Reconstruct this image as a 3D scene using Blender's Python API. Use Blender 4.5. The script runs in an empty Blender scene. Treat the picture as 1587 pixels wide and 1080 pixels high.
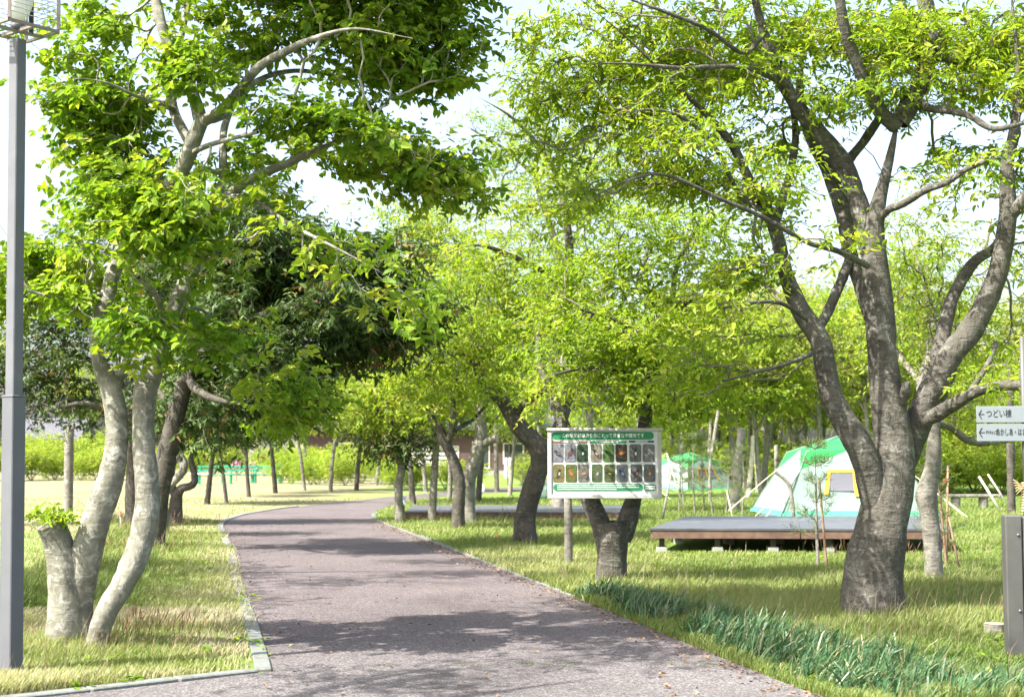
import bpy, math, random
import numpy as np
from mathutils import Vector, Matrix

rng = np.random.default_rng(7)
random.seed(7)
scene = bpy.context.scene
COL = scene.collection
R = math.radians

# ------------------------------------------------------------------ camera, sky, sun, exposure
F, CX, CY, EYE = 2204.0, 793.5, 540.0, 1.5
PITCH = math.atan(160.0 / F)
cam_d = bpy.data.cameras.new('camera')
cam = bpy.data.objects.new('camera', cam_d)
COL.objects.link(cam)
cam_d.sensor_width = 36.0
cam_d.lens = 50.0
cam_d.clip_end = 3000.0
cam.location = (0, 0, EYE)
cam.rotation_euler = (math.pi / 2 + PITCH, 0, 0)
cam_d.dof.use_dof = True
cam_d.dof.focus_distance = 12.2
cam_d.dof.aperture_fstop = 3.5
scene.camera = cam

TO_SUN = Vector((-0.84 * math.cos(R(53)), -0.54 * math.cos(R(53)), math.sin(R(53)))).normalized()
world = bpy.data.worlds.new('World')
scene.world = world
world.use_nodes = True
wn = world.node_tree.nodes
wl = world.node_tree.links
wn.clear()
w_out = wn.new('ShaderNodeOutputWorld')
w_bg = wn.new('ShaderNodeBackground')
w_sky = wn.new('ShaderNodeTexSky')
w_sky.sky_type = 'NISHITA'
w_sky.sun_disc = False
w_sky.sun_elevation = math.asin(TO_SUN.z)
w_sky.sun_rotation = math.atan2(TO_SUN.x, TO_SUN.y)
w_sky.air_density = 1.0
w_sky.dust_density = 5.0
w_sky.ozone_density = 1.0
w_bg.inputs['Strength'].default_value = 0.15
w_hs = wn.new('ShaderNodeHueSaturation')
w_hs.inputs['Saturation'].default_value = .9
wl.new(w_sky.outputs[0], w_hs.inputs['Color'])
wl.new(w_hs.outputs[0], w_bg.inputs['Color'])
wl.new(w_bg.outputs[0], w_out.inputs['Surface'])

sun_d = bpy.data.lights.new('sun', 'SUN')
sun_d.energy = 5.0
sun_d.angle = R(0.53)
sun_d.color = (1.0, 0.955, 0.88)
sun = bpy.data.objects.new('sun', sun_d)
COL.objects.link(sun)
sun.location = (-20, -15, 40)
sun.rotation_euler = TO_SUN.to_track_quat('Z', 'Y').to_euler()

scene.view_settings.view_transform = 'Standard'
scene.view_settings.look = 'None'
scene.view_settings.gamma = 1.0
scene.view_settings.exposure = 1.8
try:
    scene.view_settings.use_curve_mapping = False
except Exception:
    pass
scene.cycles.max_bounces = 8
scene.cycles.diffuse_bounces = 4
scene.cycles.glossy_bounces = 2
scene.cycles.transmission_bounces = 5
scene.cycles.transparent_max_bounces = 6
scene.cycles.use_denoising = True
scene.cycles.sample_clamp_indirect = 6.0

# ------------------------------------------------------------------ measuring helpers
_cp, _sp = math.cos(PITCH), math.sin(PITCH)


def at(px, py, Y):
    """point of the photograph's pixel at distance Y along the view"""
    v = CY - py
    dy = F * _cp - v * _sp
    dz = F * _sp + v * _cp
    k = Y / dy
    return np.array(((px - CX) * k, Y, EYE + dz * k))


def gr(px, py, z=0.0):
    v = CY - py
    dy = F * _cp - v * _sp
    dz = F * _sp + v * _cp
    k = (z - EYE) / dz
    return np.array(((px - CX) * k, dy * k, z))


# ------------------------------------------------------------------ object helpers
def tag(o, label=None, cat=None, group=None, kind=None):
    if label:
        o['label'] = label
    if cat:
        o['category'] = cat
    if group:
        o['group'] = group
    if kind:
        o['kind'] = kind
    return o


def empty(name, loc=(0, 0, 0), rz=0.0):
    o = bpy.data.objects.new(name, None)
    o.empty_display_size = 0.2
    COL.objects.link(o)
    o.location = tuple(float(c) for c in loc)
    o.rotation_euler = (0, 0, rz)
    return o


def thing(name, label, cat, loc=(0, 0, 0), rz=0.0, group=None):
    return tag(empty(name, loc, rz), label, cat, group)


def children(o):
    return [c for c in o.children]


def copy_tree(o, parent=None):
    c = o.copy()
    COL.objects.link(c)
    if parent is not None:
        c.parent = parent
    for ch in list(o.children):
        copy_tree(ch, c)
    return c


def mesh_np(name, verts, loops, sizes, smooth=True, attrs=None, midx=None):
    me = bpy.data.meshes.new(name)
    verts = np.asarray(verts, dtype=np.float32).reshape(-1, 3)
    loops = np.asarray(loops, dtype=np.int32).ravel()
    sizes = np.asarray(sizes, dtype=np.int32).ravel()
    me.vertices.add(len(verts))
    me.vertices.foreach_set('co', verts.ravel())
    me.loops.add(len(loops))
    me.loops.foreach_set('vertex_index', loops)
    me.polygons.add(len(sizes))
    starts = np.concatenate(([0], np.cumsum(sizes)[:-1])).astype(np.int32)
    me.polygons.foreach_set('loop_start', starts)
    me.polygons.foreach_set('loop_total', sizes)
    me.polygons.foreach_set('use_smooth', np.full(len(sizes), smooth, dtype=bool))
    if midx is not None:
        me.polygons.foreach_set('material_index', np.asarray(midx, dtype=np.int32))
    for k, v in (attrs or {}).items():
        a = me.attributes.new(k, 'FLOAT', 'POINT')
        a.data.foreach_set('value', np.asarray(v, dtype=np.float32))
    me.update(calc_edges=True)
    return me


class MB:
    """collects shapes and links them as one mesh object"""

    def __init__(s):
        s.v, s.l, s.s, s.m, s.n, s.a = [], [], [], [], 0, []

    def add(s, verts, faces, mi=0, a=0.0):
        verts = np.asarray(verts, dtype=float).reshape(-1, 3)
        for f in faces:
            s.l.extend([i + s.n for i in f])
            s.s.append(len(f))
            s.m.append(mi)
        s.v.append(verts)
        s.a.append(np.full(len(verts), a) if np.isscalar(a) else np.asarray(a))
        s.n += len(verts)
        return s

    def addnp(s, verts, faces, mi=0, a=0.0):
        faces = np.asarray(faces, dtype=int)
        verts = np.asarray(verts, dtype=float).reshape(-1, 3)
        s.l.extend((faces + s.n).ravel().tolist())
        s.s.extend([faces.shape[1]] * len(faces))
        s.m.extend([mi] * len(faces))
        s.v.append(verts)
        s.a.append(np.full(len(verts), a) if np.isscalar(a) else np.asarray(a))
        s.n += len(verts)
        return s

    def box(s, c, d, rz=0.0, mi=0, bev=0.0, M=None):
        c = np.asarray(c, float)
        x, y, z = [k / 2 for k in d]
        b = min(bev, x * .9, y * .9, z * .9)
        if b <= 0:
            V = np.array([(i, j, k) for i in (-x, x) for j in (-y, y) for k in (-z, z)], float)
            Fc = [(0, 1, 3, 2), (4, 6, 7, 5), (0, 4, 5, 1), (2, 3, 7, 6), (0, 2, 6, 4), (1, 5, 7, 3)]
        else:
            # chamfered box: 24 vertices
            V, idx = [], {}
            for sx in (-1, 1):
                for sy in (-1, 1):
                    for sz in (-1, 1):
                        for ax in range(3):
                            p = [sx * (x - b), sy * (y - b), sz * (z - b)]
                            p[ax] = (sx * x, sy * y, sz * z)[ax]
                            idx[(sx, sy, sz, ax)] = len(V)
                            V.append(p)
            V = np.array(V)
            Fc = []
            for ax in range(3):
                o1, o2 = (ax + 1) % 3, (ax + 2) % 3
                for sg in (-1, 1):
                    q = []
                    for a_, b_ in ((-1, -1), (1, -1), (1, 1), (-1, 1)):
                        t = [0, 0, 0]
                        t[ax], t[o1], t[o2] = sg, a_, b_
                        q.append(idx[(t[0], t[1], t[2], ax)])
                    Fc.append(tuple(q if sg > 0 else q[::-1]))
            for ax in range(3):
                o1, o2 = (ax + 1) % 3, (ax + 2) % 3
                for a_ in (-1, 1):
                    for b_ in (-1, 1):
                        def g(sg, w):
                            t = [0, 0, 0]
                            t[ax], t[o1], t[o2] = sg, a_, b_
                            return idx[(t[0], t[1], t[2], w)]
                        q = [g(-1, o1), g(1, o1), g(1, o2), g(-1, o2)]
                        Fc.append(tuple(q if a_ * b_ < 0 else q[::-1]))
            for sx in (-1, 1):
                for sy in (-1, 1):
                    for sz in (-1, 1):
                        q = [idx[(sx, sy, sz, k)] for k in range(3)]
                        Fc.append(tuple(q if sx * sy * sz > 0 else q[::-1]))
        if M is not None:
            V = V @ np.asarray(M).T
        if rz:
            cs, sn = math.cos(rz), math.sin(rz)
            V = V @ np.array([[cs, sn, 0], [-sn, cs, 0], [0, 0, 1]])
        return s.add(V + c, Fc, mi)

    def bar(s, p, q, w, h=None, mi=0):
        p, q = np.asarray(p, float), np.asarray(q, float)
        h = h or w
        d = q - p
        L = np.linalg.norm(d)
        z = d / L
        up = np.array([0, 0, 1.0]) if abs(z[2]) < .95 else np.array([0, 1.0, 0])
        x = np.cross(up, z)
        x /= np.linalg.norm(x)
        y = np.cross(z, x)
        return s.box((p + q) / 2, (w, h, L), mi=mi, M=np.stack([x, y, z], 1))

    def tube(s, P, rad, sides=10, mi=0, cap=True, a=0.0):
        V, Q = tube(np.asarray(P, float), np.asarray(rad, float) * np.ones(len(P)), sides)
        n0 = s.n
        s.addnp(V, Q, mi, a)
        if cap:
            s.l.extend(range(n0 + sides - 1, n0 - 1, -1)); s.s.append(sides); s.m.append(mi)
            e = n0 + len(V) - sides
            s.l.extend(range(e, e + sides)); s.s.append(sides); s.m.append(mi)
        return s

    def build(s, name, mats, parent=None, smooth=False, attr=None):
        me = mesh_np(name, np.concatenate(s.v), s.l, s.s, smooth, {attr: np.concatenate(s.a)} if attr else None, s.m)
        for m in (mats if isinstance(mats, (list, tuple)) else [mats]):
            me.materials.append(m)
        o = bpy.data.objects.new(name, me)
        COL.objects.link(o)
        if parent is not None:
            o.parent = parent
        return o


def obj_from(me, name, mat, parent=None):
    if mat is not None:
        me.materials.append(mat)
    o = bpy.data.objects.new(name, me)
    COL.objects.link(o)
    if parent is not None:
        o.parent = parent
    return o


def frames(P):
    T = np.gradient(P, axis=0)
    T /= np.linalg.norm(T, axis=1)[:, None] + 1e-12
    ref = np.array([0.31, 1.0, 0.11])
    if abs(T[0] @ ref) > .95 * np.linalg.norm(ref):
        ref = np.array([1.0, 0, 0])
    N = np.zeros_like(P)
    n = ref - (ref @ T[0]) * T[0]
    n /= np.linalg.norm(n)
    N[0] = n
    for i in range(1, len(P)):
        n = n - (n @ T[i]) * T[i]
        n /= np.linalg.norm(n) + 1e-12
        N[i] = n
    return T, N, np.cross(T, N)


def tube(P, rad, sides, disp=None):
    T, N, B = frames(P)
    th = np.linspace(0, 2 * np.pi, sides, endpoint=False)
    rr = rad[:, None] * np.ones((1, sides))
    if disp is not None:
        rr = rr * disp(P, T, N, B, th)
    V = P[:, None, :] + rr[..., None] * (np.cos(th)[None, :, None] * N[:, None, :] + np.sin(th)[None, :, None] * B[:, None, :])
    m = len(P)
    i = np.arange(m - 1)[:, None] * sides
    j = np.arange(sides)[None, :]
    j2 = (j + 1) % sides
    Q = np.stack([i + j, i + j2, i + sides + j2, i + sides + j], -1).reshape(-1, 4)
    return V.reshape(-1, 3), Q


def catmull(P, step):
    P = np.asarray(P, float)
    if len(P) < 3:
        n = max(2, int(np.linalg.norm(P[-1, :3] - P[0, :3]) / step) + 1)
        t = np.linspace(0, 1, n)[:, None]
        return P[0] * (1 - t) + P[-1] * t
    E = np.vstack([2 * P[0] - P[1], P, 2 * P[-1] - P[-2]])
    out = []
    for i in range(1, len(E) - 2):
        p0, p1, p2, p3 = E[i - 1:i + 3]
        n = max(2, int(np.linalg.norm(p2[:3] - p1[:3]) / step))
        t = np.linspace(0, 1, n, endpoint=False)[:, None]
        out.append(0.5 * (2 * p1 + (p2 - p0) * t + (2 * p0 - 5 * p1 + 4 * p2 - p3) * t ** 2 + (3 * p1 - p0 - 3 * p2 + p3) * t ** 3))
    out.append(P[-1:])
    return np.vstack(out)


_k = rng.normal(size=(14, 3))
_ph = rng.uniform(0, 6.28, 14)


def wob(p, s):
    """smooth value noise, about -1..1"""
    a = np.asarray(p) * s
    r = 0
    for i in range(14):
        r = r + np.sin(a @ _k[i] * (1 + .25 * (i % 5)) + _ph[i] + 1.7 * np.sin(a @ _k[(i + 5) % 14] * .6))
    return r / 5.0


def unit(v):
    return v / (np.linalg.norm(v, axis=-1, keepdims=True) + 1e-12)


# ------------------------------------------------------------------ materials
def new_mat(name):
    m = bpy.data.materials.new(name)
    m.use_nodes = True
    nt = m.node_tree
    b = nt.nodes['Principled BSDF']
    return m, nt, nt.nodes, nt.links, b


def ramp(nt, stops, interp='LINEAR'):
    r = nt.nodes.new('ShaderNodeValToRGB')
    r.color_ramp.interpolation = interp
    e = r.color_ramp.elements
    while len(e) < len(stops):
        e.new(0.5)
    for el, (p, c) in zip(e, stops):
        el.position = p
        el.color = (*c, 1) if len(c) == 3 else c
    return r


def noise(nt, scale, detail=4, rough=.55, vec=None, dist=0.0):
    n = nt.nodes.new('ShaderNodeTexNoise')
    n.inputs['Scale'].default_value = scale
    n.inputs['Detail'].default_value = detail
    n.inputs['Roughness'].default_value = rough
    n.inputs['Distortion'].default_value = dist
    if vec is not None:
        nt.links.new(vec, n.inputs['Vector'])
    return n


def mix(nt, a, b, fac, mode='MIX'):
    n = nt.nodes.new('ShaderNodeMix')
    n.data_type = 'RGBA'
    n.blend_type = mode
    for k, v in ((6, a), (7, b), (0, fac)):
        if isinstance(v, (int, float)):
            n.inputs[k].default_value = v
        elif isinstance(v, tuple):
            n.inputs[k].default_value = (*v, 1)
        else:
            nt.links.new(v, n.inputs[k])
    return n.outputs[2]


def bump(nt, h, strength, dist, b):
    n = nt.nodes.new('ShaderNodeBump')
    n.inputs['Strength'].default_value = strength
    n.inputs['Distance'].default_value = dist
    nt.links.new(h, n.inputs['Height'])
    nt.links.new(n.outputs[0], b.inputs['Normal'])


def coord(nt, kind='Object', scale=None):
    t = nt.nodes.new('ShaderNodeTexCoord')
    if scale is None:
        return t.outputs[kind]
    mp = nt.nodes.new('ShaderNodeMapping')
    mp.inputs['Scale'].default_value = scale
    nt.links.new(t.outputs[kind], mp.inputs['Vector'])
    return mp.outputs[0]


def plain(name, c, rough=.6, var=.12, scale=18, metal=0.0, bmp=0.1, dirt=None):
    m, nt, N, L, b = new_mat(name)
    v = coord(nt)
    n = noise(nt, scale, 5, .6, v)
    lo = tuple(max(0, k * (1 - var)) for k in c)
    hi = tuple(min(1, k * (1 + var)) for k in c)
    r = ramp(nt, [(.3, lo), (.7, hi)])
    L.new(n.outputs[0], r.inputs[0])
    out = r.outputs[0]
    if dirt:
        n2 = noise(nt, scale * .28, 6, .65, v)
        r2 = ramp(nt, [(.5, (0, 0, 0)), (.72, (1, 1, 1))])
        L.new(n2.outputs[0], r2.inputs[0])
        out = mix(nt, out, dirt, r2.outputs[0])
    L.new(out, b.inputs['Base Color'])
    b.inputs['Roughness'].default_value = rough
    b.inputs['Metallic'].default_value = metal
    if bmp:
        bump(nt, n.outputs[0], bmp, .01, b)
    return m


def leaf_mat(name, stops, trans=.42, tint=(1.25, 1.2, .5), rough=.5, spec=.2):
    m, nt, N, L, b = new_mat(name)
    at_ = N.new('ShaderNodeAttribute')
    at_.attribute_name = 'v'
    r = ramp(nt, stops)
    L.new(at_.outputs['Fac'], r.inputs[0])
    L.new(r.outputs[0], b.inputs['Base Color'])
    b.inputs['Roughness'].default_value = rough
    b.inputs['Specular IOR Level'].default_value = spec
    t = N.new('ShaderNodeBsdfTranslucent')
    c = mix(nt, r.outputs[0], tint, 1.0, 'MULTIPLY')
    L.new(c, t.inputs['Color'])
    ms = N.new('ShaderNodeMixShader')
    ms.inputs[0].default_value = trans
    L.new(b.outputs[0], ms.inputs[1])
    L.new(t.outputs[0], ms.inputs[2])
    L.new(ms.outputs[0], N['Material Output'].inputs['Surface'])
    return m


def bark_mat(name, c_lo, c_hi, lichen, crack, band=1.0, lich_amt=.62, rings=(7, 7, 30), bs=.6):
    m, nt, N, L, b = new_mat(name)
    v1 = coord(nt, 'Object', (1, 1, 1))
    v2 = coord(nt, 'Object', rings)       # fine rings round the stem
    v3 = coord(nt, 'Object', (30, 30, 7))
    n1 = noise(nt, 5, 6, .62, v1, .4)
    n2 = noise(nt, 1, 4, .6, v2, .6)
    n3 = noise(nt, 1, 4, .6, v3, .3)
    n4 = noise(nt, 11, 6, .7, v1, .8)
    r = ramp(nt, [(.32, c_lo), (.68, c_hi)])
    L.new(n1.outputs[0], r.inputs[0])
    r4 = ramp(nt, [(lich_amt - .06, (0, 0, 0)), (lich_amt + .05, (1, 1, 1))])
    L.new(n4.outputs[0], r4.inputs[0])
    c = mix(nt, r.outputs[0], lichen, r4.outputs[0])
    r2 = ramp(nt, [(.36, (1, 1, 1)), (.46, (0, 0, 0))])
    L.new(n2.outputs[0], r2.inputs[0])
    f = N.new('ShaderNodeMath'); f.operation = 'MULTIPLY'; f.inputs[1].default_value = .55 * band
    L.new(r2.outputs[0], f.inputs[0])
    c = mix(nt, c, crack, f.outputs[0])
    L.new(c, b.inputs['Base Color'])
    b.inputs['Roughness'].default_value = .85
    b.inputs['Specular IOR Level'].default_value = .2
    ad = N.new('ShaderNodeMath'); ad.operation = 'ADD'
    L.new(n2.outputs[0], ad.inputs[0]); L.new(n3.outputs[0], ad.inputs[1])
    ad2 = N.new('ShaderNodeMath'); ad2.operation = 'ADD'
    L.new(ad.outputs[0], ad2.inputs[0]); L.new(n4.outputs[0], ad2.inputs[1])
    bump(nt, ad2.outputs[0], bs, .02, b)
    return m


M = {}
M['bark_pale'] = bark_mat('pale smooth bark', (.10, .098, .076), (.225, .22, .175), (.31, .305, .26), (.055, .05, .04), .55, .57, (5, 5, 20), .4)
M['bark_dark'] = bark_mat('grey brown bark', (.052, .048, .039), (.112, .104, .086), (.18, .18, .155), (.024, .022, .018), .75, .6, (6, 6, 22), 1.0)
M['bark_mid'] = bark_mat('dark weathered bark', (.045, .04, .034), (.095, .085, .07), (.14, .14, .11), (.02, .018, .016), .9, .62)
M['bark_grey'] = bark_mat('grey field bark', (.13, .12, .10), (.23, .215, .185), (.29, .29, .25), (.05, .045, .04), .9, .6)
M['twig'] = plain('twig bark', (.13, .115, .095), .85, .3, 20, bmp=0)
M['twig_pale'] = plain('pale twig bark', (.27, .25, .20), .85, .3, 20, bmp=0)
M['dead_wood'] = plain('bleached dead wood', (.50, .46, .40), .85, .25, 9, dirt=(.22, .19, .16))
M['cut_wood'] = plain('fresh cut wood', (.34, .30, .22), .8, .15, 30)

M['leaf_front'] = leaf_mat('broad spring leaf', [(0, (.06, .13, .013)), (.45, (.14, .255, .02)), (.8, (.255, .36, .034)), (1, (.35, .40, .06))], .52)
M['leaf_lime'] = leaf_mat('young lime leaf', [(0, (.10, .19, .016)), (.4, (.18, .29, .024)), (.75, (.29, .38, .035)), (1, (.40, .41, .08))], .52)
M['leaf_mid'] = leaf_mat('fresh green leaf', [(0, (.10, .19, .015)), (.4, (.19, .295, .024)), (.8, (.31, .385, .036)), (1, (.41, .38, .10))], .52)
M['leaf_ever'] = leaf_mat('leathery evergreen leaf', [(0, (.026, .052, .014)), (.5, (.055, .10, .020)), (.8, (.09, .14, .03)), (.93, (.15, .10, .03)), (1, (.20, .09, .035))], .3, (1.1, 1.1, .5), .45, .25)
M['leaf_gold'] = leaf_mat('yellow green spring leaf', [(0, (.12, .20, .02)), (.4, (.22, .32, .034)), (.8, (.34, .405, .055)), (1, (.40, .36, .11))], .52)
M['leaf_pale'] = leaf_mat('pale budding leaf', [(0, (.17, .21, .05)), (.5, (.30, .34, .08)), (1, (.42, .40, .16))], .5)
M['needle'] = leaf_mat('pine needles', [(0, (.05, .085, .03)), (.6, (.11, .15, .05)), (1, (.24, .23, .10))], .25, (1, 1, .6), .6, .2)
M['grass'] = leaf_mat('grass blades', [(0, (.065, .11, .03)), (.3, (.14, .195, .048)), (.6, (.23, .265, .09)), (.8, (.31, .30, .16)), (.93, (.37, .335, .235)), (1, (.22, .12, .08))], .4, (1.15, 1.15, .6), .55, .2)
M['strap'] = leaf_mat('blue green strap leaves', [(0, (.020, .055, .025)), (.5, (.046, .108, .042)), (.88, (.09, .16, .062)), (1, (.22, .20, .10))], .25, (1.0, 1.15, .7), .4, .4)
M['litter'] = leaf_mat('dry fallen leaves', [(0, (.08, .05, .03)), (.5, (.18, .105, .06)), (1, (.30, .21, .12))], .15, (1, 1, .8), .8, .1)


def ground_mat():
    m, nt, N, L, b = new_mat('lawn ground')
    g = N.new('ShaderNodeNewGeometry')
    pos = g.outputs['Position']
    n1 = noise(nt, .35, 6, .6, pos, .5)
    n2 = noise(nt, 2.2, 6, .65, pos)
    n3 = noise(nt, 26, 5, .7, pos)
    grn = ramp(nt, [(.3, (.06, .11, .022)), (.55, (.13, .205, .036)), (.75, (.21, .27, .065))])
    L.new(n3.outputs[0], grn.inputs[0])
    dry = ramp(nt, [(.3, (.13, .12, .065)), (.55, (.21, .19, .115)), (.75, (.28, .255, .175))])
    L.new(n3.outputs[0], dry.inputs[0])
    # the worn field on the far left, a stretch of dry ground and the rest
    sep = N.new('ShaderNodeSeparateXYZ')
    L.new(pos, sep.inputs[0])
    mr = N.new('ShaderNodeMapRange'); mr.inputs[1].default_value = -2.5; mr.inputs[2].default_value = -6.5
    mr.inputs[3].default_value = 0.0; mr.inputs[4].default_value = .20
    L.new(sep.outputs[0], mr.inputs[0])
    my = N.new('ShaderNodeMapRange'); my.inputs[1].default_value = 18; my.inputs[2].default_value = 30
    my.inputs[3].default_value = .2; my.inputs[4].default_value = 1.0
    L.new(sep.outputs[1], my.inputs[0])
    mm = N.new('ShaderNodeMath'); mm.operation = 'MULTIPLY'
    L.new(mr.outputs[0], mm.inputs[0]); L.new(my.outputs[0], mm.inputs[1])
    s1 = N.new('ShaderNodeMath'); s1.operation = 'MULTIPLY'; s1.inputs[1].default_value = .62
    L.new(n1.outputs[0], s1.inputs[0])
    s2 = N.new('ShaderNodeMath'); s2.operation = 'MULTIPLY_ADD'; s2.inputs[1].default_value = .38
    L.new(n2.outputs[0], s2.inputs[0]); L.new(s1.outputs[0], s2.inputs[2])
    s3 = N.new('ShaderNodeMath'); s3.operation = 'ADD'
    L.new(s2.outputs[0], s3.inputs[0]); L.new(mm.outputs[0], s3.inputs[1])
    rr = ramp(nt, [(.54, (0, 0, 0)), (.70, (1, 1, 1))])
    L.new(s3.outputs[0], rr.inputs[0])
    c = mix(nt, grn.outputs[0], dry.outputs[0], rr.outputs[0])
    L.new(c, b.inputs['Base Color'])
    b.inputs['Roughness'].default_value = .95
    b.inputs['Specular IOR Level'].default_value = .1
    bump(nt, n3.outputs[0], .8, .03, b)
    return m


def path_mat():
    m, nt, N, L, b = new_mat('reddish asphalt')
    g = N.new('ShaderNodeNewGeometry')
    pos = g.outputs['Position']
    n1 = noise(nt, .6, 6, .6, pos, .3)
    n2 = noise(nt, 9, 5, .7, pos)
    vo = N.new('ShaderNodeTexVoronoi'); vo.inputs['Scale'].default_value = 95
    L.new(pos, vo.inputs['Vector'])
    vb = N.new('ShaderNodeSeparateColor')
    L.new(vo.outputs['Color'], vb.inputs[0])
    st = ramp(nt, [(.0, (.046, .038, .039)), (.5, (.085, .072, .073)), (.85, (.120, .105, .105)), (1, (.20, .186, .18))])
    L.new(vb.outputs[0], st.inputs[0])
    sh = ramp(nt, [(.3, (.74, .71, .70)), (.5, (1.0, .98, .98)), (.7, (1.16, 1.14, 1.14))])
    L.new(n1.outputs[0], sh.inputs[0])
    c = mix(nt, st.outputs[0], sh.outputs[0], 1.0, 'MULTIPLY')
    sh2 = ramp(nt, [(.3, (.86, .86, .86)), (.7, (1.1, 1.1, 1.1))])
    L.new(n2.outputs[0], sh2.inputs[0])
    c = mix(nt, c, sh2.outputs[0], 1.0, 'MULTIPLY')
    # the newer grey square in front, where the paths meet
    sep = N.new('ShaderNodeSeparateXYZ'); L.new(pos, sep.inputs[0])
    mr = N.new('ShaderNodeMapRange'); mr.inputs[1].default_value = 11.6; mr.inputs[2].default_value = 9.6
    L.new(sep.outputs[1], mr.inputs[0])
    gm = N.new('ShaderNodeMath'); gm.operation = 'MULTIPLY'; gm.inputs[1].default_value = .7
    L.new(mr.outputs[0], gm.inputs[0])
    hs = N.new('ShaderNodeHueSaturation'); hs.inputs['Saturation'].default_value = .35; hs.inputs['Value'].default_value = 1.1
    L.new(c, hs.inputs['Color'])
    c = mix(nt, c, hs.outputs[0], gm.outputs[0])
    L.new(c, b.inputs['Base Color'])
    b.inputs['Roughness'].default_value = .9
    b.inputs['Specular IOR Level'].default_value = .25
    bump(nt, vo.outputs['Distance'], .5, .006, b)
    return m


M['ground'] = ground_mat()
M['path'] = path_mat()
M['kerb'] = plain('grey kerb stone', (.125, .138, .128), .85, .25, 30, dirt=(.085, .08, .06))
M['steel'] = plain('grey painted steel', (.11, .114, .128), .5, .06, 6, bmp=.03, dirt=(.15, .15, .158))
M['steel_lower'] = plain('grey steel sleeve', (.10, .104, .118), .5, .06, 6, bmp=.03, dirt=(.13, .13, .14))
M['steel_brown'] = plain('brown grey cage steel', (.20, .165, .155), .5, .12, 12, bmp=.03)
M['wire'] = plain('grey lilac wire', (.38, .36, .42), .4, .05, 12, bmp=0)
M['lamp_white'] = plain('white lamp body', (.78, .79, .76), .4, .04, 8, bmp=0)
M['black'] = plain('black fitting', (.025, .025, .03), .5, .1, 12, bmp=0)
M['deck_top'] = plain('black deck sheet', (.065, .067, .078), .45, .25, 5, bmp=.1, dirt=(.10, .10, .108))
M['deck_wood'] = plain('brown deck board', (.115, .065, .048), .8, .3, 8, dirt=(.17, .11, .085))
M['deck_beam'] = plain('dark deck beam', (.05, .04, .035), .85, .3, 8)
M['concrete'] = plain('concrete footing', (.27, .265, .25), .9, .15, 20)
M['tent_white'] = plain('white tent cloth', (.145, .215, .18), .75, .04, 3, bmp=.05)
M['tent_green'] = plain('green tent cloth', (.012, .20, .045), .7, .06, 3, bmp=.05)
M['tent_skirt'] = plain('mint tent skirt', (.045, .26, .15), .7, .06, 3, bmp=.05)
M['tent_yellow'] = plain('yellow tent trim', (.42, .25, .025), .7, .05, 3, bmp=0)
M['tent_mesh'] = plain('dark window mesh', (.11, .11, .13), .8, .1, 30, bmp=0)
M['rope'] = plain('pale guy rope', (.55, .52, .36), .8, .1, 30, bmp=0)
M['straw_rope'] = plain('straw rope', (.42, .30, .16), .9, .25, 60)
M['board_white'] = plain('white board face', (.56, .58, .56), .5, .04, 5, bmp=0)
M['board_frame'] = plain('weathered white frame', (.40, .40, .385), .6, .12, 8, dirt=(.30, .30, .27))
M['board_green'] = plain('green print', (.012, .19, .08), .5, .05, 6, bmp=0)
M['print_brown'] = plain('brown print', (.17, .085, .05), .5, .05, 6, bmp=0)
M['print_navy'] = plain('navy print', (.03, .05, .16), .5, .05, 6, bmp=0)
M['print_white'] = plain('white print', (.80, .82, .80), .5, .02, 6, bmp=0)
M['sign_plate'] = plain('pale grey sign plate', (.165, .19, .205), .5, .04, 6, bmp=0)
M['sign_ink'] = plain('black sign ink', (.02, .02, .025), .5, .05, 6, bmp=0)
M['post_grey'] = plain('olive grey steel post', (.06, .06, .056), .55, .12, 8, bmp=.04, dirt=(.085, .085, .078))
M['bench_green'] = plain('green bench paint', (.02, .24, .13), .5, .06, 6, bmp=0)
M['wall_brown'] = plain('red brown wall boards', (.085, .05, .048), .85, .15, 3)
M['roof_dark'] = plain('dark grey roof', (.07, .07, .08), .8, .15, 3)
M['wall_cream'] = plain('cream wall', (.55, .52, .45), .85, .08, 3)
M['glass_dark'] = plain('dark window glass', (.05, .055, .065), .15, .1, 3, bmp=0)
M['bamboo'] = plain('pale bamboo pole', (.55, .50, .40), .7, .15, 8)
M['stake'] = plain('brown stake', (.24, .15, .10), .85, .2, 12)
M['stone'] = plain('grey stone', (.42, .42, .41), .9, .15, 6)
M['red'] = plain('red tape', (.55, .05, .05), .6, .05, 6, bmp=0)
M['pink'] = plain('pink petals', (.45, .14, .26), .7, .15, 30, bmp=0)
M['bluewhite'] = plain('pale blue plate', (.60, .70, .76), .5, .06, 6, bmp=0)

# ------------------------------------------------------------------ ground, path, kerbs
S = 900
go = MB().add([(-S, -60, 0), (S, -60, 0), (S, 2 * S, 0), (-S, 2 * S, 0)], [(0, 1, 2, 3)]).build('ground', M['ground'])
tag(go, kind='structure')

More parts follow.
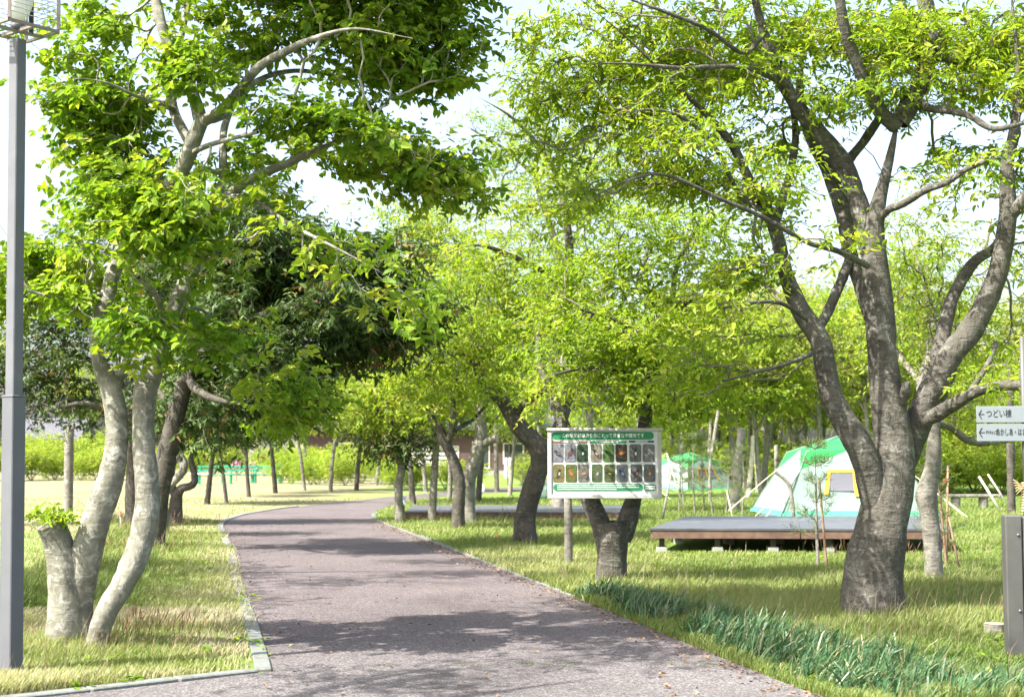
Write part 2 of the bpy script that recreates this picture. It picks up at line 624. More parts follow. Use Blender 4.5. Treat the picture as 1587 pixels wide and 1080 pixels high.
left_edge = catmull([(-1.64, 9.87), (-2.25, 12.7), (-3.1, 16.5), (-4.27, 22), (-5.3, 26.5), (-6.1, 30.5), (-6.35, 34.5), (-5.9, 39), (-4.9, 44), (-3.2, 51.5), (-.8, 59), (4, 67), (12, 76), (24, 84)], .4)
right_edge = catmull([(3.6, 5.0), (2.6, 7.0), (1.96, 8.7), (1.68, 9.8), (.92, 13.5), (.15, 17), (-.72, 21), (-1.6, 25), (-2.6, 29.5), (-3.25, 33), (-3.42, 37), (-3.2, 43), (-2.2, 48.5), (.2, 54), (5, 62), (13, 71), (25, 79)], .4)
front_kerb = [(-1.64, 9.87), (-2.46, 9.16), (-3.15, 8.62), (-4.6, 7.6), (-9, 4.6), (-9, -30), (9, -30), (7, 0)]
poly = np.vstack([np.array(front_kerb), right_edge, left_edge[::-1][:-1]])
pm = MB()
z = .004
verts = np.column_stack([poly, np.full(len(poly), z)])
pm.add(verts, [tuple(range(len(poly)))])
po = pm.build('path', M['path'])
tag(po, kind='structure')


def in_poly(x, y, P):
    ins = np.zeros(len(x), bool)
    n = len(P)
    j = n - 1
    for i in range(n):
        xi, yi, xj, yj = P[i, 0], P[i, 1], P[j, 0], P[j, 1]
        if yi != yj:
            c = ((yi > y) != (yj > y)) & (x < (xj - xi) * (y - yi) / (yj - yi) + xi)
            ins ^= c
        j = i
    return ins


def kerb_line(name, pts, side, far_from):
    root = tag(empty(name), kind='structure')
    P = np.asarray(pts, float)
    seg = np.concatenate(([0], np.cumsum(np.linalg.norm(np.diff(P, axis=0), axis=1))))
    me = None
    rest = MB()
    s, L, W = 0.0, .60, .115
    while s + L < seg[-1]:
        a = np.array([np.interp(s, seg, P[:, i]) for i in (0, 1)])
        b = np.array([np.interp(s + L - .012, seg, P[:, i]) for i in (0, 1)])
        d = (b - a) / np.linalg.norm(b - a)
        nrm = np.array([-d[1], d[0]]) * side
        c = (a + b) / 2 + nrm * W / 2
        ang = math.atan2(d[1], d[0])
        zt = .004 + random.uniform(0, .006)
        if s < far_from:
            if me is None:
                me = MB().box((0, 0, 0), (L - .012, W, .12), bev=.008).build('kerb_stone', M['kerb'], root)
                o = me
            else:
                o = me.copy()
                COL.objects.link(o)
            o.parent = root
            o.location = (c[0], c[1], -.042 + zt)
            o.rotation_euler = (random.uniform(-.01, .01), random.uniform(-.01, .01), ang + random.uniform(-.012, .012))
        else:
            rest.box((c[0], c[1], -.042 + zt), (L - .012, W, .12), rz=ang, bev=.008)
        s += L
    if rest.n:
        tag(rest.build('kerb_run', M['kerb'], root), kind='stuff')
    return root


kerb_line('kerb', left_edge[left_edge[:, 1] < 40], 1, 12.0)
kerb_line('kerb', [(-1.72, 9.80), (-2.46, 9.16), (-3.15, 8.62), (-4.6, 7.6), (-9, 4.6)], -1, 5.5)
re_ = right_edge[(right_edge[:, 1] > 14.5) & (right_edge[:, 1] < 36)]
kerb_line('kerb', re_, -1, 4.0)


# ------------------------------------------------------------------ trees
def batch_tubes(P, rad, sides):
    """P (n,m,3), rad (n,m) -> verts, quads"""
    n, m, _ = P.shape
    T = np.gradient(P, axis=1)
    T = unit(T)
    ref = np.tile(np.array([.2, .3, .93]), (n, m, 1))
    ref[np.abs((T * ref).sum(-1)) > .9] = np.array([1.0, 0, 0])
    Nn = unit(ref - (ref * T).sum(-1, keepdims=True) * T)
    B = np.cross(T, Nn)
    th = np.linspace(0, 2 * np.pi, sides, endpoint=False)
    V = P[:, :, None, :] + rad[:, :, None, None] * (np.cos(th)[None, None, :, None] * Nn[:, :, None, :] + np.sin(th)[None, None, :, None] * B[:, :, None, :])
    base = (np.arange(n) * m * sides)[:, None, None]
    i = (np.arange(m - 1) * sides)[None, :, None]
    j = np.arange(sides)[None, None, :]
    j2 = (j + 1) % sides
    Q = np.stack([base + i + j, base + i + j2, base + i + sides + j2, base + i + sides + j], -1).reshape(-1, 4)
    return V.reshape(-1, 3), Q


def leaf_mesh(name, pos, d, nrm, ln, wd, v, detail=True):
    """leaves as folded blades; arrays over leaves"""
    d = unit(d)
    side = unit(np.cross(d, nrm))
    up = np.cross(side, d)
    n = len(pos)
    l, w = ln[:, None], wd[:, None]
    if detail:
        cu = rng.uniform(.05, .3, n)[:, None]
        b = pos
        A1 = pos + d * l * .28 - side * w * .46 + up * w * .14
        A2 = pos + d * l * .66 - side * w * .40 + up * (w * .12 - l * cu * .3)
        B1 = pos + d * l * .28 + side * w * .46 + up * w * .14
        B2 = pos + d * l * .66 + side * w * .40 + up * (w * .12 - l * cu * .3)
        Mm = pos + d * l * .5 - up * (w * .08 + l * cu * .15)
        t = pos + d * l - up * l * cu
        V = np.stack([b, A1, A2, t, B2, B1, Mm], 1).reshape(-1, 3)
        o = (np.arange(n) * 7)[:, None]
        Fc = np.concatenate([o + np.array([q]) for q in ([0, 6, 1], [1, 6, 2], [2, 6, 3], [3, 6, 4], [4, 6, 5], [5, 6, 0])], 1).reshape(-1, 3)
        return mesh_np(name, V, Fc, np.full(len(Fc), 3), False, {'v': np.repeat(v, 7)})
    L_ = pos + d * l * .45 - side * w * .5
    R_ = pos + d * l * .45 + side * w * .5
    t = pos + d * l - up * l * .2
    V = np.stack([pos, R_, t, L_], 1).reshape(-1, 3)
    o = (np.arange(n) * 4)[:, None]
    Fc = o + np.array([[0, 1, 2, 3]])
    return mesh_np(name, V, Fc, np.full(len(Fc), 4), False, {'v': np.repeat(v, 4)})


class Tree:
    def __init__(s, name, label, base, Y=None, group=None, cat='tree'):
        s.o = np.asarray(base, float)
        s.Y = Y
        s.root = thing(name, label, cat, s.o, 0, group)
        s.npos, s.ndir, s.nrad, s.nlen = [], [], [], []

    # points given as (pixel x, pixel y, radius in pixels, depth offset)
    def px(s, pts):
        out = []
        rk = getattr(s, 'rk', 1.0)
        for p in pts:
            dY = p[3] if len(p) > 3 else 0.0
            w = at(p[0], p[1], s.Y + dY)
            out.append((*w, rk * p[2] * (s.Y + dY) / F))
        return np.array(out)

    def limb(s, pts, mat, name='limb', sides=None, taper=True, flare=0.0, lobes=5, rough=.07, world=False, attach=0.0, cap=None, amin=.0, label=None):
        W = np.array(pts, float) if world else s.px(pts)
        if flare:
            W[0, 2] -= .06
        rmax = W[:, 3].max()
        C = catmull(W, max(.03, rmax * .55))
        P, rad = C[:, :3], np.maximum(C[:, 3], .002)
        if taper and cap is None and C[-1, 3] < .45 * C[:, 3].max():
            tt_ = np.linspace(0, 1, len(P))
            rad = np.maximum(rad * np.clip((1.0 - tt_) / .35, .12, 1.0) ** .8, .0025)
        sides = sides or (26 if rmax > .12 else 16 if rmax > .05 else 9 if rmax > .02 else 6)
        z0 = P[0, 2]
        ph = rng.uniform(0, 6.28)

        knots = []
        if rmax > .09:
            for _ in range(int(len(P) * .10) + 2):
                i_ = rng.integers(2, len(P) - 2)
                kd = unit(rng.normal(size=3) * np.array([1, .8, .3]) - np.array([0, .5, 0]))
                knots.append((P[i_] + kd * rad[i_], rad[i_] * rng.uniform(.3, .55), rng.choice([.22, .14, -.12])))

        def disp(Pp, T, N_, B_, th):
            q = Pp[:, None, :] + rad[:, None, None] * (np.cos(th)[None, :, None] * N_[:, None, :] + np.sin(th)[None, :, None] * B_[:, None, :])
            dd = 1 + rough * wob(q, 1.1 / max(rmax, .03)) + rough * .5 * wob(q + 9.0, 3.2 / max(rmax, .03))
            for kp, kr, ka in knots:
                dd = dd + ka * np.exp(-((q - kp) ** 2).sum(-1) / kr ** 2)
            if flare:
                h = np.maximum(q[..., 2] - z0, 0)
                dd = dd * (1 + flare * np.exp(-h / (rmax * .8)) * (.55 + .45 * np.cos(lobes * th[None, :] + ph + 1.5 * np.sin(th[None, :]))))
            return dd
        V, Q = tube(P, rad, sides, disp)
        m = MB()
        m.addnp(V - s.o, Q)
        mats = [mat]
        if cap is not None:
            ring = V[-sides:] - s.o
            c = ring.mean(0)
            tdir = unit(P[-1] - P[-2])
            m.add(np.vstack([ring, c + tdir * rad[-1] * .12]), [(i, (i + 1) % sides, sides) for i in range(sides)], 1)
            mats.append(cap)
        o = m.build(name, mats, s.root, True)
        if label:
            o['label'] = label
        if attach is not None:
            n0 = int(len(P) * attach)
            T = frames(P)[0]
            ln = np.concatenate(([0], np.cumsum(np.linalg.norm(np.diff(P, axis=0), axis=1))))
            for i in range(n0, len(P), max(1, int(.12 / max(.03, rmax * .55)))):
                if P[i, 2] - s.o[2] > amin:
                    s.npos.append(P[i]); s.ndir.append(T[i]); s.nrad.append(rad[i]); s.nlen.append(ln[i] * .3)
        return o

    def grow(s, targets, seg=4, sag=.06, lenw=.12, cosw=.55):
        n0, n = len(s.npos), len(targets)
        tot = n0 + n * seg
        pos = np.zeros((tot, 3)); dr = np.zeros((tot, 3)); pl = np.zeros(tot)
        pos[:n0] = s.npos; dr[:n0] = s.ndir; pl[:n0] = s.nlen
        dmin = np.full(n, 1e9)
        for a in range(0, n0, 64):
            dd = np.linalg.norm(targets[:, None, :] - pos[None, a:min(a + 64, n0)], axis=2).min(1)
            dmin = np.minimum(dmin, dd)
        order = np.argsort(dmin)
        T = targets[order]
        par = np.zeros(n, int)
        ch = np.zeros((n, seg + 1, 3))
        N = n0
        tt = np.linspace(0, 1, seg + 1)[1:, None]
        for i in range(n):
            v = T[i] - pos[:N]
            d = np.sqrt((v * v).sum(1)) + 1e-6
            cs = (v * dr[:N]).sum(1) / d
            cost = d * (1 + cosw * (1 - cs)) + lenw * pl[:N]
            k = int(np.argmin(cost))
            par[i] = k
            L = d[k]
            p0 = pos[k]
            c1 = p0 + dr[k] * L * .38
            out = unit(v[k] * np.array([1, 1, .35]))
            c2 = T[i] - out * L * .33 + rng.normal(size=3) * L * .06 + np.array([0, 0, sag * L])
            q = ((1 - tt) ** 3) * p0 + 3 * ((1 - tt) ** 2) * tt * c1 + 3 * (1 - tt) * tt ** 2 * c2 + tt ** 3 * T[i]
            q[:-1] += rng.normal(size=(seg - 1, 3)) * L * .018
            ch[i, 0] = p0
            ch[i, 1:] = q
            pos[N:N + seg] = q
            dr[N:N + seg] = unit(np.diff(ch[i], axis=0))
            pl[N:N + seg] = pl[k] + L * np.linspace(1 / seg, 1, seg)
            N += seg
        cnt = np.zeros(tot)
        for i in range(n - 1, -1, -1):
            b = n0 + i * seg
            c = 1.0
            for j in range(seg - 1, -1, -1):
                c += cnt[b + j]
                cnt[b + j] = c
            cnt[par[i]] += c
        return T, ch, par, cnt, n0, dr

    def crown(s, blobs, n_clumps, per, leaves, leaf_len, leaf_wid, mat, twig, spread=.28, flat=.45, shoot=.20, detail=True, r0=.0022, pw=.45, world=False,
              droop=.25, vbias=0.0, vvar=.5, branch_name='branches', sides=4, jitter=.35, upn=1.0, crown_name='crown', rmaxf=.55):
        B = []
        for b in blobs:
            if world:
                c, rx, ry, rz_, w = np.array(b[:3]), b[3], b[4], b[5], (b[6] if len(b) > 6 else 1.0)
            else:
                dY = b[4] if len(b) > 4 else 0.0
                c = at(b[0], b[1], s.Y + dY)
                k = (s.Y + dY) / F
                rx, rz_ = b[2] * k, b[3] * k
                ry = b[5] if len(b) > 5 else max(rx, rz_) * 1.0
                w = b[6] if len(b) > 6 else 1.0
            B.append((c, rx, ry, rz_, w * rx * rz_ * (ry ** .5)))
        wts = np.array([b[4] for b in B]); wts /= wts.sum()
        pick = rng.choice(len(B), n_clumps, p=wts)
        u = unit(rng.normal(size=(n_clumps, 3))) * (rng.uniform(0, 1, n_clumps) ** .42)[:, None]
        C = np.array([B[k][0] for k in pick]) + u * np.array([B[k][1:4] for k in pick])
        C = C[C[:, 2] > s.o[2] + .3]
        n_clumps = len(C)
        cv = rng.normal(0, .16, n_clumps)
        off = rng.normal(size=(n_clumps, per, 3)) * spread * np.array([1, 1, flat])
        tg = (C[:, None, :] + off).reshape(-1, 3)
        tv = np.repeat(cv, per)
        # trunk of each clump first, then its shoots
        allT = tg
        T, ch, par, cnt, n0, dr = s.grow(allT)
        # recover the value per shoot
        dmin = np.zeros(len(T))
        key = {tuple(np.round(p, 6)): v_ for p, v_ in zip(tg, tv)}
        tvs = np.array([key[tuple(np.round(p, 6))] for p in T])
        seg = ch.shape[1] - 1
        rad = np.zeros(ch.shape[:2])
        body = r0 * np.maximum(cnt[n0:].reshape(-1, seg), 1) ** pw
        rad[:, 1:] = body
        prad = np.zeros(len(T))
        nr = np.array(s.nrad)
        for i in range(len(T)):
            p = par[i]
            lim = nr[p] * rmaxf if p < n0 else body[(p - n0) // seg, (p - n0) % seg]
            rad[i, 1:] = np.minimum(rad[i, 1:], max(lim, r0))
            rad[i, 0] = min(rad[i, 1] * 1.12, max(lim, r0))
            body[i] = rad[i, 1:]
        V, Q = batch_tubes(ch, rad, sides)
        me = mesh_np(branch_name, V - s.o, Q, np.full(len(Q), 4), True)
        o = obj_from(me, branch_name, twig, s.root)
        o['kind'] = 'stuff'
        # leaves
        n = len(T)
        tip = unit(ch[:, -1] - ch[:, -2])
        ax = unit(tip * np.array([1, 1, .5]) + rng.normal(size=(n, 3)) * jitter + np.array([0, 0, -droop * .4]))
        pn = unit(rng.normal(size=(n, 3)) * .38 + np.array([-.05, -.05, upn]))
        sd = unit(np.cross(ax, pn))
        t = np.linspace(-.55, 1, leaves)[None, :] + rng.uniform(-.1, .1, (n, leaves))
        sg = np.where(np.arange(leaves) % 2 == 0, 1.0, -1.0)[None, :] * np.ones((n, 1))
        pos = T[:, None, :] + ax[:, None, :] * (t * shoot)[..., None] + rng.normal(size=(n, leaves, 3)) * .012
        ld = ax[:, None, :] * .55 + sd[:, None, :] * (sg * .85)[..., None] + rng.normal(size=(n, leaves, 3)) * .3 + np.array([0, 0, -droop])
        ln_ = unit(pn[:, None, :] + rng.normal(size=(n, leaves, 3)) * .42)
        k = n * leaves
        v = np.clip(.46 + vbias + np.repeat(tvs, leaves) + rng.normal(0, .16, k) * vvar * 2, 0, 1)
        ln2 = leaf_len * rng.uniform(.5, 1.3, k)
        wd2 = leaf_wid * rng.uniform(.75, 1.2, k) * ln2 / leaf_len
        me = leaf_mesh(crown_name, pos.reshape(-1, 3) - s.o, ld.reshape(-1, 3), ln_.reshape(-1, 3), ln2, wd2, v, detail)
        o = obj_from(me, crown_name, mat, s.root)
        o['kind'] = 'stuff'
        return s


tree_bases = []    # (x, y, radius) for taller grass round the feet

# --- the pale forked tree beside the lamp post
L1 = Tree('tree', 'pale barked tree with a sawn stub and two curving stems beside the lamp post', gr(118, 1008), 10.73)
bp = M['bark_pale']
L1.rk = .92
L1.limb([(99, 1014, 31), (101, 955, 30), (101, 900, 30), (93, 852, 26), (77, 812, 23, -.05)], bp, 'stub', flare=.6, attach=.99, amin=99, cap=M['cut_wood'], label='sawn off stub with a leafy sprout')
L1.limb([(122, 1014, 24, .05), (122, 945, 23, .05), (130, 880, 25, .03), (149, 805, 24), (171, 742, 22), (181, 685, 19), (178, 628, 18), (166, 590, 16.5), (153, 560, 12, -.1), (149, 525, 11, -.15), (157, 485, 12, -.1), (168, 453, 13), (183, 402, 13.5, .1), (214, 345, 13, .2), (250, 302, 13, .2), (280, 268, 13.5, .1), (300, 218, 13.5), (312, 188, 13)], bp, 'trunk', flare=.7, amin=1.9)
L1.limb([(172, 610, 11), (188, 580, 9, .1), (195, 558, 8, .2), (186, 532, 7, .25), (205, 490, 6, .35), (240, 450, 4, .5)], bp)
L1.limb([(144, 1000, 16, -.12), (163, 952, 18, -.14), (198, 892, 20, -.12), (220, 832, 20.5, -.05), (228, 765, 19.5), (223, 692, 18.5), (223, 622, 19), (234, 580, 18, .1), (252, 528, 16, .2), (275, 470, 15, .25), (300, 410, 14, .3), (320, 350, 13, .35), (334, 312, 12, .4)], bp, 'stem', flare=.5, amin=2.2)
L1.limb([(262, 505, 8, .2), (250, 480, 6, .1), (240, 455, 5, -.1), (215, 430, 4, -.3)], bp)
L1.limb([(332, 318, 10, .4), (357, 302, 9.5, .3), (378, 284, 8.5, .2), (402, 271, 8, .1), (440, 256, 7, 0), (485, 236, 5.5, -.1), (545, 215, 4, -.2), (620, 225, 3, -.2), (670, 255, 2, -.2)], bp)
L1.limb([(336, 312, 8, .4), (345, 280, 8, .5), (346, 235, 7, .6), (350, 190, 6, .8), (380, 130, 5, 1.0), (430, 60, 4, 1.2), (470, -40, 3, 1.4)], bp)
L1.limb([(345, 305, 5, .3), (372, 305, 4.5, .0), (400, 314, 4, -.2), (450, 348, 3.4, -.5), (492, 370, 3, -.7), (560, 405, 2.4, -.9), (620, 440, 1.8, -1.0)], bp)
L1.limb([(312, 190, 11), (330, 180, 9.5, -.1), (355, 160, 9, -.2), (400, 106, 8, -.4), (444, 80, 7, -.6), (482, 62, 5, -.8), (550, 45, 3.2, -1.0), (640, 60, 2.2, -1.2)], bp)
L1.limb([(322, 188, 7, .05), (348, 178, 6.5, .2), (373, 150, 6, .4), (402, 124, 5, .6), (460, 110, 4, .9), (540, 120, 3, 1.2), (620, 120, 2, 1.3)], bp)
L1.limb([(312, 190, 12), (302, 155, 10), (286, 116, 9.5), (263, 76, 9, .1), (246, 22, 9, .1), (238, -40, 8, .2), (250, -120, 7, .3), (275, -230, 5, .4)], bp)
L1.limb([(302, 235, 8, .05), (285, 205, 8.5, .2), (269, 170, 8.5, .3), (265, 128, 8, .4), (280, 60, 6, .7), (300, -30, 5, .9)], bp)
L1.limb([(270, 170, 4.5, .25), (240, 160, 3.5, .0), (208, 148, 3, -.2), (163, 128, 2.4, -.4), (112, 120, 1.6, -.5)], bp)
L1.limb([(300, 236, 5, 0), (322, 226, 4.5, -.3), (348, 218, 4, -.5), (400, 205, 3, -.8)], bp)
L1.limb([(168, 453, 5, 0), (130, 462, 4, -.2), (90, 462, 3.5, -.4), (40, 450, 2.5, -.5)], bp)
L1.limb([(266, 495, 4, .2), (300, 478, 3, .5), (324, 490, 2.6, .7), (346, 530, 2.2, .8), (361, 549, 2, .9), (395, 562, 1.5, 1.0), (450, 600, 1.2, 1.2)], bp, attach=.4)
l1_blobs = [
    (85, 80, 22, 12), (125, 105, 24, 16), (145, 80, 18, 16), (180, 42, 28, 14), (150, 22, 28, 10), (225, 25, 16, 14),
    (115, 160, 22, 18), (160, 160, 30, 24), (200, 175, 26, 22), (135, 200, 24, 18), (180, 215, 28, 20), (210, 145, 12, 16),
    (170, 255, 22, 18), (215, 270, 28, 18), (160, 300, 16, 18),
    (170, 312, 26, 26, -.5), (225, 312, 34, 32, -.6, .4, 1.3), (278, 322, 30, 32, -.7, .4, 1.3), (250, 362, 38, 26, -.7, .4, 1.3), (195, 350, 24, 22, -.5), (300, 365, 20, 16, -.6), (160, 358, 14, 18, -.3), (300, 290, 20, 14, -.5),
    (290, 82, 24, 18, -.5, .25), (268, 118, 16, 14, -.5, .2), (312, 118, 18, 16, -.5, .25), (300, 135, 16, 10, -.45, .2),
    (300, 18, 34, 16, .4), (350, 40, 28, 26, .5), (400, 18, 38, 18, .4), (425, 78, 26, 16, .7), (372, 92, 20, 16, .6), (335, 70, 16, 16, .6),
    (345, 205, 20, 22, .6), (372, 238, 24, 16, .6), (392, 190, 18, 12, .4), (320, 265, 16, 14, .6),
    (460, 25, 34, 24, .3), (520, 35, 38, 30, .3), (580, 40, 38, 30, 0), (640, 38, 34, 28), (690, 50, 30, 28), (725, 50, 18, 34), (540, 95, 32, 24, .4), (600, 100, 34, 26), (655, 112, 32, 28), (700, 115, 22, 24), (480, 95, 20, 14, .6), (572, 138, 24, 12),
    (420, 180, 26, 14, -.3, .35), (470, 188, 32, 14, -.5, .35), (530, 185, 34, 16, -.5, .4), (590, 207, 28, 16, -.5), (450, 226, 26, 10, .3), (520, 238, 32, 18, .2), (572, 258, 28, 18, .2), (625, 242, 26, 20), (660, 272, 28, 20), (700, 255, 22, 24), (715, 302, 16, 18), (640, 295, 14, 10),
    (410, 300, 22, 8, -.1, .3, .6), (440, 345, 22, 10, -.4, .3, .6), (500, 372, 34, 12, -.6, .35, .7), (560, 388, 30, 14, -.8, .35, .8), (605, 420, 28, 24, -.8, .4, .8), (640, 462, 22, 28, -.8, .4), (662, 505, 14, 22, -.8, .3), (575, 470, 28, 28, -.7, .4, .5), (525, 528, 26, 22, -.4, .4, .4),
    (100, 395, 32, 14, .1), (60, 408, 18, 22), (132, 425, 28, 12), (90, 455, 34, 14, -.2), (50, 450, 18, 18), (150, 455, 22, 12, .3), (20, 420, 24, 30), (10, 480, 24, 20),
    (198, 505, 28, 14, -.5, .3), (225, 527, 24, 12, -.5, .25), (238, 552, 16, 8, -.4, .2), (165, 485, 16, 10, .4, .3), (225, 455, 20, 16, .5), (208, 420, 18, 16, .6), (245, 410, 16, 14, .6), (295, 412, 10, 8, -.3, .2, .4),
    (330, 540, 24, 8, -.2, .3), (370, 552, 20, 8, .4, .3), (420, 567, 26, 12, .8, .35), (452, 592, 22, 14, .9, .35), (402, 602, 18, 12, .9, .35), (462, 632, 20, 16, 1.1, .35), (425, 650, 24, 12, 1.1, .35), (340, 470, 20, 12, .6), (330, 505, 20, 8, .4, .3), (300, 510, 14, 8, .2, .2),
    # the part of the crown above the picture
    (330, -130, 90, 40, .6, .8, .5), (480, -80, 150, 60, .4, 1.0, .8), (640, -50, 110, 50, .2, 1.0, .8), (460, -230, 150, 70, .5, 1.2, .6), (600, -190, 100, 60, .3, 1.0, .8), (730, -100, 70, 40, .1, .8, .8),
]
l1_blobs = [b if len(b) > 4 else (*b, .35, .45) for b in l1_blobs]
L1.crown(l1_blobs, 1000, 6, 13, .074, .045, M['leaf_front'], M['twig_pale'], spread=.13, flat=.6, shoot=.13, droop=.2, vvar=.5, vbias=.12)
# sprout on the stub
sp = Tree('leafy_sprout', 'tuft of bright leaves sprouting from the sawn stub of the pale tree', at(80, 812, 10.63), 10.63, cat='sprout')
sp.limb([(78, 812, 2, 0), (80, 800, 1.6, 0), (84, 788, 1, 0)], M['twig_pale'], 'stem', attach=.2)
sp.o = sp.o - np.array([0, 0, .4]); sp.root.location.z -= .4
for ch_ in sp.root.children:
    ch_.location.z += .4
sp.crown([(80, 797, 18, 10, 0, .08), (94, 801, 10, 7, -.06, .05), (92, 826, 7, 7, -.14, .03)], 12, 4, 7, .046, .028, M['leaf_lime'], M['twig_pale'], spread=.04, shoot=.07, droop=.05)
sp.root.location.z += 0.0
tree_bases += [(*gr(118, 1008)[:2], .5)]

# --- the dark evergreen behind it
L2 = Tree('tree', 'dark evergreen tree leaning right with brown tinged leaves behind the pale tree', gr(238, 852), 21.6)
bm_ = M['bark_mid']
L2.limb([(238, 856, 17), (243, 800, 15), (254, 730, 14.5), (266, 672, 14), (282, 610, 13), (294, 565, 11.5), (312, 505, 10, .2), (335, 440, 8, .3), (350, 380, 6, .4), (365, 320, 4, .5)], bm_, 'trunk', flare=.5, amin=2.2)
L2.limb([(290, 580, 8), (330, 530, 7, -.5), (400, 490, 6, -.9), (480, 470, 5, -1.2), (560, 480, 3.5, -1.4), (610, 500, 2, -1.5)], bm_)
L2.limb([(318, 490, 7, .2), (370, 430, 6, -.2), (440, 390, 4.5, -.4), (520, 400, 3, -.5)], bm_)
L2.limb([(292, 570, 7), (300, 600, 6, -.6), (340, 620, 5, -1.2), (400, 630, 3, -1.6)], bm_)
L2.limb([(275, 640, 6), (225, 590, 5, .4), (170, 570, 4, .6)], bm_)
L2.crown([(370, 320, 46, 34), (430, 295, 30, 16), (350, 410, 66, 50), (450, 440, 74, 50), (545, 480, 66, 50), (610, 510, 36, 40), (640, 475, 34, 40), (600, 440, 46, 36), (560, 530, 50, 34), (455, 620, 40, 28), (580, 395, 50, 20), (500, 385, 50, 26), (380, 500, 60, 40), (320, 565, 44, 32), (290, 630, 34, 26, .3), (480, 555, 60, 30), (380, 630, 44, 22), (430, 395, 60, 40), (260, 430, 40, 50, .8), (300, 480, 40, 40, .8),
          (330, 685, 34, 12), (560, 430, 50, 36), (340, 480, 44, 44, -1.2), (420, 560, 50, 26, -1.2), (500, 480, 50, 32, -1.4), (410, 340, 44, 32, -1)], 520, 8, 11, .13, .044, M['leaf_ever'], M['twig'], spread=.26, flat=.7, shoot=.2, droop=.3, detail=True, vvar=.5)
tree_bases += [(*gr(238, 852)[:2], .7)]

# --- evergreen with its crown on the far left
L3 = Tree('tree', 'evergreen tree with a straight dark trunk showing between the two pale stems', gr(205, 812), 29.0)
L3.limb([(204, 816, 10), (204, 760, 9.5), (206, 700, 9), (205, 640, 8.5), (198, 580, 7), (190, 520, 6, .2), (180, 450, 4, .3)], bm_, 'trunk', flare=.3, amin=2.2)
L3.limb([(205, 650, 6), (170, 640, 5, -.4), (130, 625, 4, -.6), (60, 640, 2.5, -.8)], bm_)
L3.limb([(202, 610, 6), (160, 570, 5, .3), (100, 545, 3.5, .5), (30, 560, 2, .7)], bm_)
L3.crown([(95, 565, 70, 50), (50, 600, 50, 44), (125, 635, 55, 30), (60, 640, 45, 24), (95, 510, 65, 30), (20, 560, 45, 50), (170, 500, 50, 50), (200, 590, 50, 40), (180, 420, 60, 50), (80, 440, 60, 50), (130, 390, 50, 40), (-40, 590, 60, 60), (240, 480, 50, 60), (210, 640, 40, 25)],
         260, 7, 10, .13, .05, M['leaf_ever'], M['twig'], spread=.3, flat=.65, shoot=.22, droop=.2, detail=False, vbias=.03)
tree_bases += [(*gr(205, 812)[:2], .6)]

# --- gnarled pair at the left verge
L4 = Tree('tree', 'gnarled pale grey tree with a swollen foot behind the dark leaning trunk', gr(250, 832), 25.5)
L4.limb([(249, 834, 13), (252, 800, 10), (252, 775, 7), (256, 762, 6), (270, 746, 6), (284, 730, 6), (287, 715, 5), (280, 700, 4.5), (275, 670, 4)], M['bark_grey'], 'trunk', flare=.5, amin=1.6)
L4.limb([(256, 775, 5), (255, 740, 4.5), (262, 700, 4), (266, 660, 3)], M['bark_grey'])
L4.limb([(284, 728, 5), (275, 705, 4, .2), (262, 690, 3, .3)], M['bark_grey'])
L4.crown([(285, 640, 50, 30), (260, 640, 40, 30), (320, 660, 40, 22), (300, 690, 34, 14)], 50, 6, 9, .13, .045, M['leaf_ever'], M['twig'], spread=.3, detail=False)
L5 = Tree('tree', 'dark gnarled tree with an elbow shaped limb bending right then up', gr(272, 810), 29.5)
L5.limb([(271, 812, 12), (272, 790, 10), (274, 768, 9), (282, 756, 6.5), (293, 754, 6), (302, 746, 5.5), (300, 728, 5), (296, 712, 4.5), (302, 690, 4), (310, 660, 3)], bm_, 'trunk', flare=.35, amin=1.5)
L5.limb([(273, 775, 7), (266, 745, 5.5), (270, 715, 4.5), (285, 690, 3.5)], bm_)
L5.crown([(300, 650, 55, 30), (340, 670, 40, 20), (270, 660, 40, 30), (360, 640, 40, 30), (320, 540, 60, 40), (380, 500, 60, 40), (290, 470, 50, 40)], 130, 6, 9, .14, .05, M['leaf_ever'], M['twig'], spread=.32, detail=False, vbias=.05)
tree_bases += [(*gr(250, 832)[:2], .6), (*gr(272, 810)[:2], .5)]

# --- the big grey trunk in the right foreground
R1 = Tree('tree', 'large dark grey tree with four spreading limbs in front of the tent', gr(1352, 963), 12.57)
bd = M['bark_dark']
R1.rk = .92
R1.limb([(1351, 980, 56), (1351, 915, 51), (1354, 878, 49), (1364, 832, 45.5), (1372, 792, 42), (1384, 738, 37), (1385, 680, 34), (1375, 615, 29), (1368, 550, 25.5), (1362, 472, 24), (1354, 370, 23), (1359, 325, 22), (1371, 278, 20), (1384, 222, 21), (1390, 190, 22)], bd, 'trunk', flare=.28, lobes=4, amin=2.4, rough=.05)
R1.limb([(1368, 870, 14, .02), (1362, 830, 19, .0), (1358, 795, 23, -.03), (1352, 760, 24, -.05), (1345, 725, 24, -.08), (1334, 695, 23.5, -.1), (1317, 665, 22, -.1), (1300, 638, 20, -.1), (1284, 598, 19, -.1), (1271, 528, 17, -.05), (1245, 488, 15.5), (1220, 432, 12.5, .1), (1205, 368, 12, .2), (1192, 332, 11, .2), (1161, 278, 8.5, .1), (1133, 222, 7.5, 0), (1089, 172, 6.5, -.2), (1040, 125, 5.5, -.4), (967, 55, 4.5, -.6), (900, 0, 3, -.8)], bd, amin=2.2)
R1.limb([(1354, 430, 12, .05), (1346, 385, 16, .03), (1332, 320, 16, .15), (1319, 280, 15.5, .3), (1303, 250, 17, .35), (1267, 205, 14.5, .3), (1233, 161, 13, .2), (1205, 111, 10.5, .1), (1178, 33, 9, 0), (1160, -40, 7, -.2), (1120, -160, 5, -.4)], bd)
